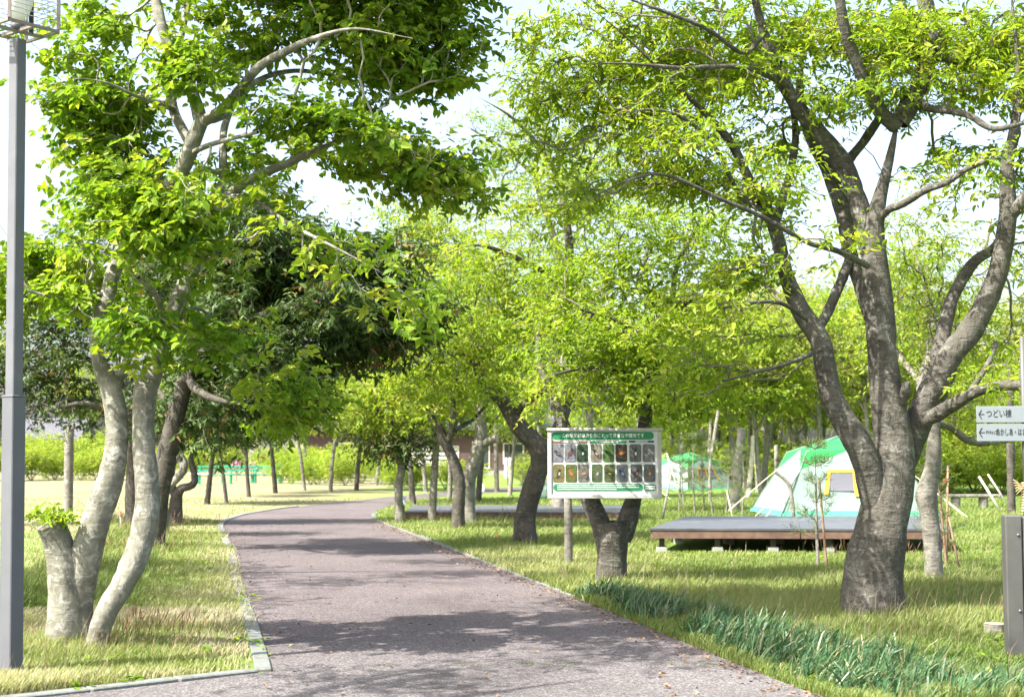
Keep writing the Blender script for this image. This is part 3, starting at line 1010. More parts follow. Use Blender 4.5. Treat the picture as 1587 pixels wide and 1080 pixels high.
R1.limb([(1350, 490, 13, .2), (1335, 445, 12.5, .4), (1318, 395, 12, .6), (1307, 330, 14, .7), (1285, 268, 12, .8), (1255, 211, 9, .9), (1240, 150, 7, 1.1), (1245, 70, 5, 1.3), (1260, -30, 4, 1.5)], bd)
R1.limb([(1300, 262, 11, .4), (1322, 240, 8.5, .5), (1345, 210, 8, .6), (1365, 170, 7, .8), (1350, 110, 5, 1.0), (1330, 40, 4, 1.2)], bd)
R1.limb([(1388, 195, 15), (1365, 175, 12, -.1), (1345, 140, 11, -.2), (1325, 90, 10, -.3), (1308, 40, 9, -.4), (1300, -40, 8, -.5), (1310, -160, 6, -.6)], bd)
R1.limb([(1392, 190, 18), (1411, 158, 16, .0), (1432, 117, 14.5, .1), (1444, 50, 13.5, .1), (1430, -10, 13, .2), (1415, -90, 10, .3), (1430, -220, 7, .4)], bd)
R1.limb([(1418, 150, 8), (1440, 168, 7, -.2), (1470, 172, 6.5, -.3), (1503, 180, 6, -.4), (1540, 200, 5, -.5), (1590, 190, 4, -.6)], bd)
R1.limb([(1398, 720, 22, .1), (1415, 672, 24, .12), (1437, 622, 24, .1), (1455, 588, 22, .05), (1475, 548, 20.5), (1505, 512, 19), (1539, 445, 17, -.1), (1556, 380, 15.5, -.15), (1562, 326, 14.5, -.2), (1561, 250, 11, -.2), (1572, 205, 9, -.2), (1578, 120, 7, -.2), (1570, 20, 5, -.2), (1560, -80, 4, -.2)], bd, amin=2.2)
R1.limb([(1452, 570, 13, .1), (1458, 535, 13, .25), (1475, 465, 11, .4), (1508, 408, 9, .5), (1540, 385, 8, .4), (1560, 350, 6, .2)], bd)
R1.limb([(1562, 340, 11, -.2), (1585, 310, 10, -.3), (1610, 270, 8, -.4), (1640, 180, 6, -.5)], bd)
R1.limb([(1432, 652, 13, -.1), (1455, 640, 12.5, -.2), (1478, 626, 11, -.3), (1511, 608, 9.5, -.4), (1548, 598, 8.5, -.5), (1600, 596, 7, -.6), (1680, 570, 5, -.8)], bd)
R1.limb([(1495, 616, 5, -.35), (1515, 590, 4.5, -.2), (1533, 560, 4.5, -.1), (1545, 530, 3, 0)], bd)
R1.limb([(1358, 345, 5, 0), (1378, 325, 7, -.12), (1400, 316, 6.5, -.3), (1433, 296, 6, -.5), (1467, 283, 5.5, -.6), (1500, 262, 4.5, -.7), (1545, 244, 3.5, -.8)], bd)
R1.limb([(1262, 522, 8, -.05), (1282, 485, 9, .1), (1295, 455, 9, .25), (1308, 425, 9, .4), (1320, 385, 8, .6), (1316, 330, 6, .7)], bd)
R1.limb([(1200, 350, 8, .2), (1215, 300, 7.5, .3), (1226, 262, 7, .4), (1233, 205, 6, .5), (1222, 140, 5, .6), (1200, 70, 3.5, .7)], bd)
R1.limb([(1345, 412, 6, -.15), (1300, 390, 5, -.4), (1250, 375, 4.5, -.6), (1185, 338, 4, -.8), (1120, 310, 3.5, -1.0), (1033, 272, 3, -1.2), (972, 280, 2.6, -1.3), (911, 308, 2.2, -1.4), (850, 322, 1.5, -1.5)], bd)
R1.limb([(1215, 130, 5, 0), (1160, 106, 4.5, -.3), (1100, 104, 4, -.5), (1056, 106, 3.6, -.7), (972, 99, 3, -.9), (883, 100, 2, -1.0)], bd)
R1.limb([(1190, 330, 5, .1), (1148, 305, 4.5, -.2), (1111, 233, 4, -.4), (1067, 189, 3.4, -.6), (1010, 170, 2.5, -.8), (930, 185, 1.6, -1)], bd)
R1.limb([(1178, 60, 5, -.1), (1150, 82, 4, -.4), (1089, 42, 3.6, -.7), (978, 0, 3, -.9), (920, -20, 2, -1)], bd)
R1.limb([(1274, 540, 4, -.2), (1230, 560, 3.4, -.5), (1180, 575, 3, -.7), (1120, 590, 2, -.9)], bd)
R1.limb([(1250, 495, 4, -.2), (1210, 470, 3.6, -.6), (1160, 470, 3, -.9), (1110, 480, 2, -1.1)], bd)
R1.limb([(1398, 625, 8, -.1), (1403, 606, 8.5, -.16), (1404, 592, 7, -.18)], bd, 'limb_stub', attach=None, cap=M['bark_dark'])
r1_blobs = [
    (900, 55, 70, 38), (960, 100, 90, 36), (1050, 50, 100, 46), (1150, 55, 90, 50), (1250, 55, 90, 50), (1350, 85, 80, 55, -.4), (1450, 70, 90, 55, -.4), (1545, 80, 65, 70, -.3), (1520, 150, 70, 40, -.5), (1410, 150, 70, 36, -.7, .5),
    (1300, 165, 75, 44, -.4), (1200, 200, 85, 50), (1100, 155, 90, 46), (1000, 185, 90, 44), (920, 160, 70, 34), (870, 230, 62, 34), (1000, 275, 80, 30), (1100, 290, 80, 40), (1185, 325, 70, 50), (1150, 420, 80, 54), (1190, 510, 66, 46),
    (1100, 555, 66, 44), (1180, 590, 56, 32), (840, 85, 50, 34), (1560, 235, 45, 34), (1480, 330, 40, 26, 0, .4, .5), (1500, 265, 50, 22, -.5), (1300, 385, 40, 26, -.6, .4, .6), (1400, 565, 34, 20, -.5, .3, .7), (1530, 585, 50, 26, -.4, .4, .6), (1270, 530, 24, 20, -.3, .3, .7),
    (1050, 610, 44, 26, -.2), (1060, 120, 90, 36, .8), (1200, 100, 80, 40, .9), (1380, 30, 80, 40, .6), (900, 320, 50, 26), (820, 140, 40, 26), (1110, 480, 60, 30, -.9), (1230, 270, 50, 40, -.6), (1280, 470, 30, 30, .8), (1580, 520, 40, 40, .8, .5, .6), (1570, 420, 30, 40, .5, .5, .5),
    (1200, -100, 260, 90, .4, 1.4, .6), (1450, -100, 200, 90, .3, 1.4, .6), (1000, -60, 170, 50, 0, 1.0, .8), (1660, 60, 90, 120, 0, 1.4), (1680, 300, 90, 120, -.2, 1.2), (1350, -230, 240, 90, .5, 1.4, .4), (1680, 540, 90, 50, -.6, .9),
]
r1_blobs = [(b[0], b[1], b[2] * .86, b[3] * .82, *b[4:]) for b in r1_blobs]
r1_blobs += [(1460, 60, 60, 34, -.2, .5, 1.6), (1545, 60, 50, 40, -.2, .5, 1.6), (1570, 150, 40, 30, -.3, .5, 1.5), (1400, 40, 50, 34, -.2, .5, 1.2), (1500, 230, 40, 20, .2, .4), (1440, 250, 36, 18, .3, .4, .7), (1340, 60, 40, 30, -.3, .4), (830, 60, 50, 26), (880, 150, 50, 30), (960, 60, 60, 24, .3), (1010, 120, 70, 26, .5), (1140, 120, 60, 26, -.4), (940, 230, 50, 26), (1040, 230, 60, 28, -.3), (1330, 130, 50, 26, -.6), (1480, 120, 50, 26, -.6)]
r1_blobs = [(*b[:4], (b[4] if len(b) > 4 else 0) + (.5 if b[0] > 1120 and b[1] < 260 else 0), *(b[5:] if len(b) > 5 else (.6,))) for b in r1_blobs]
R1.crown(r1_blobs, 700, 7, 12, .076, .030, M['leaf_lime'], M['twig'], spread=.16, flat=.42, shoot=.17, droop=.16, vvar=.42, vbias=.14, r0=.003)
tree_bases += [(*gr(1352, 963)[:2], .8)]

# --- pale tree behind its foot
R2 = Tree('tree', 'pale knotty tree with a collar of bark just behind the large grey trunk', gr(1447, 906), 16.1)
R2.limb([(1448, 910, 16), (1446, 860, 14.5), (1441, 805, 14), (1437, 782, 16), (1436, 765, 17), (1442, 738, 14), (1447, 700, 12.5), (1446, 665, 12), (1436, 632, 11), (1430, 590, 10, .2), (1445, 540, 9, .3), (1440, 470, 7, .4), (1420, 400, 5, .5), (1400, 340, 4, .6)], M['bark_grey'], 'trunk', flare=.45, amin=2.4, rough=.1)
R2.limb([(1444, 655, 7, 0), (1470, 660, 6, .1), (1500, 682, 5.5, .2), (1530, 686, 5, .3), (1600, 675, 4, .4)], M['bark_grey'])
R2.limb([(1440, 500, 5, .35), (1480, 440, 4.5, .5), (1520, 400, 4, .7), (1535, 340, 3, .9)], M['bark_grey'])
R2.limb([(1432, 600, 5, .2), (1400, 560, 4.5, .6), (1370, 520, 4, .9), (1340, 500, 3, 1.0)], M['bark_grey'])
R2.crown([(1500, 560, 60, 34), (1560, 520, 60, 50), (1480, 480, 60, 44), (1380, 500, 60, 40, .8), (1520, 640, 50, 24), (1420, 440, 60, 50), (1470, 390, 60, 40), (1560, 430, 50, 50), (1400, 350, 50, 40), (1330, 540, 50, 40, 1)], 110, 6, 9, .075, .03, M['leaf_gold'], M['twig'], spread=.24, flat=.5, detail=False, shoot=.17, vbias=.05)
tree_bases += [(*gr(1447, 906)[:2], .5)]

# --- the forked tree that carries the board
R3 = Tree('tree', 'forked tree with the bird information board fixed to its arms', gr(946, 908), 15.9)
R3.limb([(946, 924, 27), (948, 880, 24), (949, 850, 24), (948, 822, 27), (946, 808, 27)], bd, 'trunk', flare=.3, amin=9, attach=.95)
R3.limb([(937, 835, 15, .03), (931, 812, 16, .03), (919, 785, 15, .05), (906, 755, 14, .08), (893, 715, 13, .1), (880, 680, 12, .12), (868, 645, 10, .2), (850, 600, 8, .3), (835, 550, 6, .5), (840, 490, 5, .7), (860, 420, 4, .8)], bd, amin=1.9)
R3.limb([(962, 835, 15, .03), (972, 808, 15, .03), (981, 775, 13.5, .05), (989, 735, 12, .08), (996, 690, 11, .1), (1000, 650, 10.5, .1), (1008, 600, 10.5, .1), (1017, 545, 10, .1), (1018, 508, 9, .1), (1010, 470, 6, .3), (1000, 420, 5, .4), (1010, 350, 4, .6)], bd, amin=1.9)
R3.limb([(1018, 520, 7, .1), (1035, 492, 7, 0), (1060, 470, 6, -.2), (1100, 455, 4.5, -.4), (1150, 430, 3, -.5)], bd)
R3.limb([(1016, 545, 5, .1), (990, 520, 4.5, -.2), (960, 500, 3.6, -.4), (900, 480, 2.6, -.6)], bd)
R3.limb([(1008, 600, 4, .1), (960, 575, 3.6, -.3), (910, 570, 3, -.6), (860, 580, 2, -.8)], bd)
R3.limb([(1035, 494, 5, 0), (1042, 460, 4.5, .3), (1050, 410, 4, .5), (1080, 350, 3, .6)], bd)
R3.crown([(955, 596, 96, 34, -.1), (1045, 606, 60, 34, -.1), (900, 560, 80, 44), (1000, 520, 90, 46, -.4), (1080, 480, 80, 50), (1110, 420, 70, 50), (930, 450, 80, 54), (880, 600, 56, 30, -.1), (1090, 350, 76, 50), (1000, 380, 76, 54), (1040, 560, 70, 40, -.5), (930, 520, 70, 40, -.6), (860, 500, 60, 44), (1030, 628, 40, 14, .1), (1090, 620, 40, 24), (950, 340, 60, 40)],
         250, 7, 10, .078, .030, M['leaf_mid'], M['twig'], spread=.22, flat=.42, shoot=.17, droop=.16, vvar=.42, detail=True)
tree_bases += [(*gr(946, 908)[:2], .6)]

# --- curving dark tree
R4 = Tree('tree', 'dark tree with an S curved trunk left of the information board', gr(815, 842), 23.3)
R4.limb([(815, 846, 20), (813, 812, 17), (818, 780, 16), (829, 745, 16), (838, 712, 16), (836, 694, 17), (822, 680, 14), (805, 662, 13), (792, 642, 12), (778, 620, 10), (756, 600, 9, .1), (742, 575, 8, .2), (733, 545, 7, .3), (730, 500, 6, .4), (745, 440, 5, .5)], bm_, 'trunk', flare=.45, amin=2.2)
R4.limb([(842, 700, 11), (858, 684, 11, .1), (870, 650, 10, .3), (885, 590, 9, .5), (880, 520, 8, .6), (884, 420, 7, .7), (876, 330, 6, .8), (850, 240, 4, .9), (800, 190, 3, 1.0)], bm_)
R4.limb([(795, 645, 6), (815, 625, 5.5, -.2), (850, 600, 4.5, -.4), (880, 560, 3, -.6)], bm_)
R4.limb([(735, 560, 5, .3), (700, 545, 4, .2), (660, 560, 3, .1)], bm_)
R4.limb([(882, 450, 5, .7), (840, 420, 4.5, .3), (800, 400, 4, 0), (740, 380, 3, -.3), (690, 395, 2, -.5)], bm_)
R4.limb([(878, 340, 4, .8), (900, 290, 3.5, 1), (940, 240, 3, 1.2)], bm_)
R4.limb([(860, 265, 3.5, .9), (830, 220, 3, .6), (790, 180, 2.4, .4), (740, 150, 1.5, .2)], bm_)
R4.crown([(760, 560, 76, 44), (820, 510, 76, 50), (700, 600, 56, 32), (850, 430, 80, 54), (780, 450, 66, 46), (870, 350, 70, 50), (820, 600, 56, 34, -.5), (760, 620, 44, 22, -.5), (730, 510, 66, 44), (740, 400, 60, 40), (880, 280, 66, 44), (930, 240, 60, 40), (820, 230, 44, 36, 0, 1, .5), (790, 320, 60, 40), (660, 560, 46, 34)],
         210, 7, 10, .105, .042, M['leaf_mid'], M['twig'], spread=.3, flat=.42, shoot=.24, droop=.16, vvar=.42, detail=False, vbias=.08, r0=.0026)
tree_bases += [(*gr(815, 842)[:2], .6)]

# --- further trees on the right of the path
R5 = Tree('tree', 'dark Y shaped tree at the near edge of the left platform', gr(711, 818), 27.6)
R5.limb([(710, 822, 10.5), (710, 790, 9.5), (712, 750, 9.5), (708, 728, 9), (698, 702, 8.5), (688, 682, 8), (680, 662, 7), (671, 652, 6), (660, 620, 5, .2), (650, 570, 4, .3)], bm_, 'trunk', flare=.3, amin=2.0)
R5.limb([(692, 690, 6), (700, 672, 5.5, -.1), (704, 655, 5, -.2), (702, 620, 4, -.3), (710, 560, 3, -.4)], bm_)
R5.limb([(705, 668, 4, -.1), (716, 660, 3.6, .2), (735, 648, 3, .4), (760, 620, 2, .5)], bm_)
R5.crown([(650, 560, 56, 36), (690, 520, 60, 44), (700, 600, 50, 26), (640, 610, 44, 26), (700, 440, 60, 46), (660, 480, 50, 44), (740, 480, 50, 44), (680, 640, 50, 16), (740, 600, 40, 30), (620, 560, 34, 34)],
         165, 6, 10, .115, .045, M['leaf_mid'], M['twig'], spread=.34, flat=.42, shoot=.26, vbias=.1, detail=False, r0=.003)
R6 = Tree('tree', 'thick pale trunked tree with a short sawn arm beside the dark Y shaped tree', gr(726, 809), 30.0)
R6.limb([(727, 813, 12), (726, 780, 10.5), (727, 745, 10.5), (734, 718, 11), (742, 695, 11), (746, 672, 9.5), (745, 650, 8.5), (742, 610, 7, .2), (735, 560, 6, .3), (720, 480, 5, .5), (700, 400, 4, .6)], M['bark_grey'], 'trunk', flare=.3, amin=2.2)
R6.limb([(745, 694, 7), (756, 684, 6.5, -.1), (770, 679, 6, -.2)], M['bark_grey'], cap=M['cut_wood'], attach=.9)
R6.crown([(720, 470, 60, 40), (690, 400, 60, 44), (650, 400, 50, 44), (660, 350, 50, 34), (740, 420, 50, 40), (620, 440, 34, 44), (790, 640, 40, 20), (740, 560, 50, 40), (640, 340, 40, 30, 0, 1, .6), (770, 600, 40, 26)],
         210, 6, 10, .115, .045, M['leaf_gold'], M['twig'], spread=.36, flat=.42, shoot=.26, detail=False, r0=.003)
R7 = Tree('tree', 'slender pale straight trunked tree standing in tall grass by the left platform', gr(669, 808), 30.2)
R7.limb([(669, 812, 6.5), (671, 770, 6), (674, 720, 5.5), (676, 680, 5), (673, 640, 4), (668, 590, 3.4), (660, 520, 3)], M['bark_grey'], 'trunk', flare=.3, amin=2.2)
R7.crown([(665, 560, 50, 40), (640, 500, 40, 40), (690, 600, 40, 30), (660, 630, 34, 20)], 90, 6, 9, .12, .045, M['leaf_gold'], M['twig'], spread=.36, detail=False, r0=.003)
R8 = Tree('tree', 'tree with dark lower trunk and pale upper limb at the bend of the path', gr(620, 808), 30.2)
R8.limb([(620, 812, 7.5), (618, 780, 7), (618, 750, 6.5), (622, 728, 6), (616, 700, 5), (611, 680, 4.5), (605, 655, 4, .1), (600, 620, 3.4, .2), (604, 570, 3, .3)], M['bark_grey'], 'trunk', flare=.3, amin=2.0)
R8.limb([(621, 735, 4), (632, 710, 3.6, .2), (636, 680, 3, .4), (645, 640, 2, .5)], bm_)
R8.crown([(605, 600, 46, 36), (575, 620, 40, 30), (590, 650, 40, 22), (630, 640, 40, 24), (600, 540, 40, 30), (560, 640, 30, 16)], 120, 6, 10, .115, .042, M['leaf_gold'], M['twig'], spread=.34, detail=False, r0=.003)
R8.crown([(640, 685, 30, 20), (590, 690, 34, 16), (600, 700, 40, 12)], 40, 6, 9, .12, .045, M['leaf_ever'], M['twig'], spread=.3, detail=False, vbias=.1, branch_name='lower_branches', crown_name='lower_crown')
R9 = Tree('tree', 'thick straight grey tree trunk rising behind the board and the canopy', gr(868, 796), 34.0)
R9.limb([(866, 800, 11), (866, 740, 10), (867, 660, 9), (874, 580, 8), (880, 500, 7, .3), (872, 420, 6, .5), (850, 340, 5, .5), (830, 270, 4.5, .5), (850, 190, 3.6, .4), (880, 110, 2, .4)], M['bark_grey'], 'trunk', flare=.3, amin=3)
R9.limb([(872, 430, 4, .5), (900, 350, 3.5, .7), (960, 280, 3, .8), (1000, 200, 2, .9)], M['bark_grey'])
R9.limb([(880, 520, 4, .4), (930, 450, 3.5, .4), (1000, 420, 3, .3), (1060, 360, 2, .2)], M['bark_grey'])
R9.limb([(826, 270, 3, .5), (780, 230, 2.5, .3), (730, 200, 1.6, .1)], M['bark_grey'])
R9.crown([(840, 300, 80, 50), (800, 230, 66, 46), (900, 260, 80, 60), (960, 220, 70, 50), (780, 380, 66, 50), (880, 400, 80, 50), (980, 330, 70, 50), (1020, 400, 66, 50), (780, 180, 50, 30, 0, 1, .5), (850, 180, 50, 36, 0, 1, .6), (700, 350, 60, 40), (1060, 330, 60, 50), (1080, 220, 66, 50), (1180, 250, 60, 60), (860, 120, 60, 40, 0, 1, 1.2), (940, 130, 60, 40), (780, 260, 40, 36), (900, 190, 60, 40), (1000, 150, 60, 40)],
         330, 6, 10, .12, .042, M['leaf_gold'], M['twig'], spread=.4, flat=.42, shoot=.28, detail=False, vbias=.0, r0=.0035)
tree_bases += [(*gr(711, 818)[:2], .5), (*gr(726, 809)[:2], .5), (*gr(669, 808)[:2], .8), (*gr(620, 808)[:2], .6)]

# log stake beside the board
st = Tree('wooden_stake', 'round wooden stake standing in the grass left of the forked board tree', gr(881, 876), 18.6, cat='stake')
st.limb([(881, 880, 6.8), (881, 830, 6.4), (880, 770, 6.2)], M['bark_grey'], 'post', attach=None, cap=M['cut_wood'])
st2 = Tree('dead_tree', 'thick grey bare trunk standing alone in the dry field', gr(106, 800), 33.0, cat='dead tree')
st2.limb([(105, 804, 7.5), (106, 760, 7.2), (107, 700, 7), (108, 664, 6.6)], M['bark_grey'], 'post', attach=None, cap=M['cut_wood'], flare=.2)


# ------------------------------------------------------------------ copies of plain trees further off
def proto_tree(h, tr, crown_r, crown_h, low, mat, nclump, bark, seed, twig=None, leaf=.15, lean=.1, sparse=False):
    t = Tree('tree', 'x', (0, 0, 0))
    rs = np.random.default_rng(seed)
    a = rs.uniform(0, 6.28)
    P = [(0, 0, 0, tr), (lean * .3 * math.cos(a), lean * .3 * math.sin(a), h * .2, tr * .85), (lean * math.cos(a) * 1.4, lean * math.sin(a) * 1.4, h * .45, tr * .6),
         (lean * math.cos(a + 1), lean * math.sin(a + 1), h * .7, tr * .4), (0, 0, h * .93, tr * .12)]
    t.limb(P, bark, 'trunk', world=True, flare=.35, amin=low * .6, sides=10)
    for k in range(4):
        b = a + k * 1.7 + rs.uniform(-.4, .4)
        z0 = h * rs.uniform(.28, .5)
        r_ = crown_r * rs.uniform(.6, .9)
        t.limb([(0.7 * lean * math.cos(a), .7 * lean * math.sin(a), z0, tr * .5), (r_ * .4 * math.cos(b), r_ * .4 * math.sin(b), z0 + h * .13, tr * .35), (r_ * math.cos(b), r_ * math.sin(b), z0 + h * rs.uniform(.2, .35), tr * .12)], bark, 'limb', world=True, sides=7)
    B = []
    for k in range(11):
        b = rs.uniform(0, 6.28)
        q = rs.uniform(.2, .8) * crown_r
        B.append((q * math.cos(b), q * math.sin(b), low + (h - low) * rs.uniform(.1, .85), crown_r * rs.uniform(.3, .5), crown_r * rs.uniform(.3, .5), crown_h * rs.uniform(.10, .2)))
    t.crown(B, nclump, 5, 9, leaf, leaf * .42, mat, twig or M['twig'], world=True, spread=.34, flat=.45, shoot=.3, detail=False, r0=.004, sides=3)
    return t.root


P_GOLD = proto_tree(6.2, .10, 2.3, 4, 2.9, M['leaf_gold'], 170, M['bark_grey'], 1)
P_MID = proto_tree(7.2, .12, 2.8, 4.5, 2.9, M['leaf_mid'], 230, M['bark_mid'], 2)
P_PALE = proto_tree(8.0, .11, 2.4, 5.5, 3.0, M['leaf_pale'], 110, M['bark_grey'], 3, leaf=.14)
P_LIME = proto_tree(7.0, .12, 2.9, 5.5, 1.1, M['leaf_gold'], 260, M['bark_grey'], 4, leaf=.17)
P_EVER = proto_tree(6.2, .12, 2.3, 3.5, 2.9, M['leaf_ever'], 220, M['bark_mid'], 5, leaf=.18)
used = set()


def put(proto, loc, s, rz, label, group=None, cat='tree', sz=None):
    if proto.name not in used:
        o = proto
        used.add(proto.name)
    else:
        o = copy_tree(proto)
    o.location = (float(loc[0]), float(loc[1]), 0)
    o.rotation_euler = ((random.uniform(-.1, .1), random.uniform(-.14, .14), rz) if cat == 'tree' else (0, 0, rz))
    o.scale = (s, s, sz or s)
    o['label'] = label
    if group:
        o['group'] = group
    elif 'group' in o:
        del o['group']
    o['category'] = cat
    return o


g_left = 'young trees beyond the bend of the path'
put(P_EVER, gr(321, 781), .72, .4, 'small dark tree leaning right in front of the green benches')
put(P_GOLD, gr(351, 779), .62, 1.2, 'thin grey trunked tree between the leaning dark tree and the bench end')
put(P_EVER, gr(386, 770), .6, 2.2, 'slim dark trunked sapling in front of the bench with pink flowers above')
put(P_MID, gr(427, 764), .75, .2, 'grey forked tree at the right end of the green benches')
put(P_PALE, gr(472, 760), .7, 2.9, 'thin pale tree between the bench tree and the bend of the path')
put(P_GOLD, gr(512, 761), .85, 3.5, 'straight yellow green tree left of the bend of the path', )
put(P_MID, gr(552, 760), .8, 4.1, 'small tree forking low in front of the red brown building')
put(P_GOLD, gr(583, 752), .8, 5.1, 'yellow green tree beside the grey stone monument')
put(P_GOLD, gr(697, 775), .8, .9, 'pale trunk between the platform trees and the far path')
put(P_MID, gr(741, 778), .8, 1.9, 'dark slim tree right of the thick pale trunk')
put(P_EVER, gr(640, 782), .8, 3.0, 'dark evergreen tree just behind the tree at the bend')
put(P_GOLD, gr(790, 768), .8, 4.4, 'tree whose trunk stands at the white twin posts')
put(P_GOLD, gr(660, 762), .9, .2, 'light tree beyond the far bend of the path')
put(P_PALE, gr(770, 762), .9, 1.0, 'pale tree on the far side of the path bend')

rs = np.random.default_rng(21)
wood = 'trees of the wood behind the camp ground'
wl_ = 'spring tree among the others of the wood behind the tents'
n_w = 0
for k in range(400):
    Y = rs.uniform(46, 84)
    X = rs.uniform(.11, .48) * Y if k % 5 else rs.uniform(.02, .2) * Y
    if n_w >= 62:
        break
    px_ = CX + X / Y * F
    if Y < 62 and (1000 < px_ < 1120):
        continue
    pr = [P_LIME, P_PALE, P_MID, P_PALE, P_GOLD, P_PALE][k % 6]
    wl_ = {P_LIME: 'full yellow green tree low to the ground in the wood behind the tents', P_PALE: 'thin pale budding tree in the wood behind the tents', P_MID: 'fresh green dark trunked tree in the wood behind the tents', P_GOLD: 'slim yellow green tree in the wood behind the tents'}[pr]
    put(pr, (X, Y), rs.uniform(.8, 1.25), rs.uniform(0, 6.28), wl_, wood + ', ' + wl_.split(' in ')[0] + 's')
    n_w += 1
far = 'trees closing the view beyond the lawn'
fl_ = 'distant tree in the row closing the view beyond the lawn and building'
for k in range(52):
    X = -52 + k * 2.0 + rs.uniform(-1, 1)
    Y = rs.uniform(112, 140)
    if k % 3 == 2:
        Y = rs.uniform(76, 92)
        if X < -14:
            continue
    if X / Y < -.27 and k % 2:
        continue
    fl_ = ['distant slim yellow green tree', 'distant fresh green tree', 'distant full yellow green tree', 'distant slim yellow green tree', 'distant dark evergreen tree'][k % 5] + ' closing the view beyond the lawn'
    far = fl_.replace('tree ', 'trees ')
    put([P_GOLD, P_MID, P_LIME, P_GOLD, P_EVER][k % 5], (X, Y), rs.uniform(1.0, 1.55) if Y > 100 else rs.uniform(.9, 1.2), rs.uniform(0, 6.28), fl_, far)


# two more trees of the left verge stand just outside the picture; their shade lies on the path and the grass
T6 = Tree('tree', 'pale tree at the left verge whose shade falls across the near path', (-4.4, 5.6, 0))
T6.limb([(-4.4, 5.6, 0, .17), (-4.3, 5.8, 1.6, .14), (-4.0, 6.2, 3.2, .12), (-3.6, 6.7, 4.8, .08), (-3.2, 7.2, 6.4, .03)], M['bark_pale'], 'trunk', world=True, flare=.3, amin=3.8)
T6.limb([(-4.0, 6.2, 3.3, .07), (-4.2, 7.2, 4.8, .05), (-4.0, 8.0, 6.0, .02)], M['bark_pale'], world=True)
T6.crown([(-3.3, 7.9, 6.2, 1.0, .45, .4), (-2.6, 8.3, 6.5, .9, .35, .4), (-1.9, 7.6, 6.8, .9, .3, .4), (-3.2, 9.2, 6.8, .8, .4, .4), (-1.3, 8.6, 7.0, .9, .35, .4), (-4.3, 7.2, 5.6, .6, .6, .5), (-2.6, 9.6, 6.3, .8, .5, .35), (-2.9, 10.6, 6.5, .8, .5, .35), (-2.0, 10.4, 6.9, .8, .4, .35), (-3.4, 11.6, 6.6, .7, .5, .35), (-2.4, 11.8, 7.0, .7, .4, .35)], 190, 6, 8, .085, .045, M['leaf_front'], M['twig_pale'], world=True, spread=.22, shoot=.2, detail=False)
T7 = Tree('tree', 'evergreen tree beyond the lamp post whose shade lies on the left grass', (-8.0, 10.2, 0))
T7.limb([(-8.0, 10.2, 0, .16), (-7.9, 10.3, 2.0, .13), (-7.6, 10.5, 4.0, .09), (-7.5, 10.6, 6.0, .03)], M['bark_mid'], 'trunk', world=True, flare=.3, amin=2.2)
T7.crown([(-7.5, 10.6, 4.6, 1.6, 1.6, .9), (-6.9, 11.8, 5.2, 1.2, 1.3, .7), (-8.2, 12.2, 5.0, 1.4, 1.3, .8), (-7.4, 13.0, 5.6, 1.2, 1.2, .7), (-7.0, 10.0, 5.8, 1.1, 1.1, .6)], 170, 6, 10, .12, .05, M['leaf_ever'], M['twig'], world=True, spread=.26, shoot=.2, detail=False)

T8 = Tree('tree', 'evergreen tree further along the left verge outside the picture', (-9.2, 15.2, 0))
T8.limb([(-9.2, 15.2, 0, .16), (-9.0, 15.3, 2.0, .13), (-8.5, 15.5, 4.0, .09), (-8.2, 15.6, 6.0, .03)], M['bark_mid'], 'trunk', world=True, flare=.3, amin=2.2)
T8.limb([(-8.5, 15.5, 4.2, .08), (-7.6, 15.2, 6.4, .06), (-6.4, 14.8, 7.9, .04), (-5.0, 14.6, 8.5, .02)], M['bark_mid'], world=True)
T8.crown([(-7.2, 13.2, 8.3, .8, .6, .4), (-6.2, 14.2, 8.5, .8, .5, .4), (-5.2, 15.4, 8.9, .8, .5, .35), (-6.6, 16.0, 8.8, .8, .5, .35), (-5.0, 13.4, 8.6, .7, .4, .35), (-4.4, 16.4, 9.2, .7, .4, .3), (-3.9, 14.4, 9.0, .7, .4, .3), (-5.6, 17.4, 9.4, .7, .5, .3)], 120, 6, 8, .10, .05, M['leaf_mid'], M['twig'], world=True, spread=.2, shoot=.2, detail=False, branch_name='upper_branches', crown_name='upper_crown')
T8.crown([(-8.3, 15.6, 4.6, 1.4, 1.4, .8), (-7.8, 17.0, 5.0, 1.1, 1.3, .6), (-8.6, 14.2, 5.2, 1.3, 1.2, .7), (-7.6, 15.4, 5.8, 1.0, 1.1, .6)], 130, 6, 10, .12, .05, M['leaf_ever'], M['twig'], world=True, spread=.26, shoot=.2, detail=False)

# ------------------------------------------------------------------ bushes
def proto_bush(w, d, h, mat, n, leaf, seed):
    t = Tree('bush', 'x', (0, 0, 0), cat='bush')
    rs_ = np.random.default_rng(seed)
    for k in range(5):
        a = k * 1.26
        t.limb([(.05 * math.cos(a), .05 * math.sin(a), 0, .02), (w * .2 * math.cos(a), d * .2 * math.sin(a), h * .4, .014), (w * .35 * math.cos(a), d * .35 * math.sin(a), h * .75, .006)], M['twig'], 'stem', world=True, sides=5)
    B = [(rs_.uniform(-.35, .35) * w, rs_.uniform(-.35, .35) * d, h * rs_.uniform(.3, .75), w * .22, d * .25, h * .25) for _ in range(9)]
    t.crown(B, n, 5, 8, leaf, leaf * .45, mat, M['twig'], world=True, spread=.2, flat=.8, shoot=.18, detail=False, r0=.003, sides=3)
    return t.root


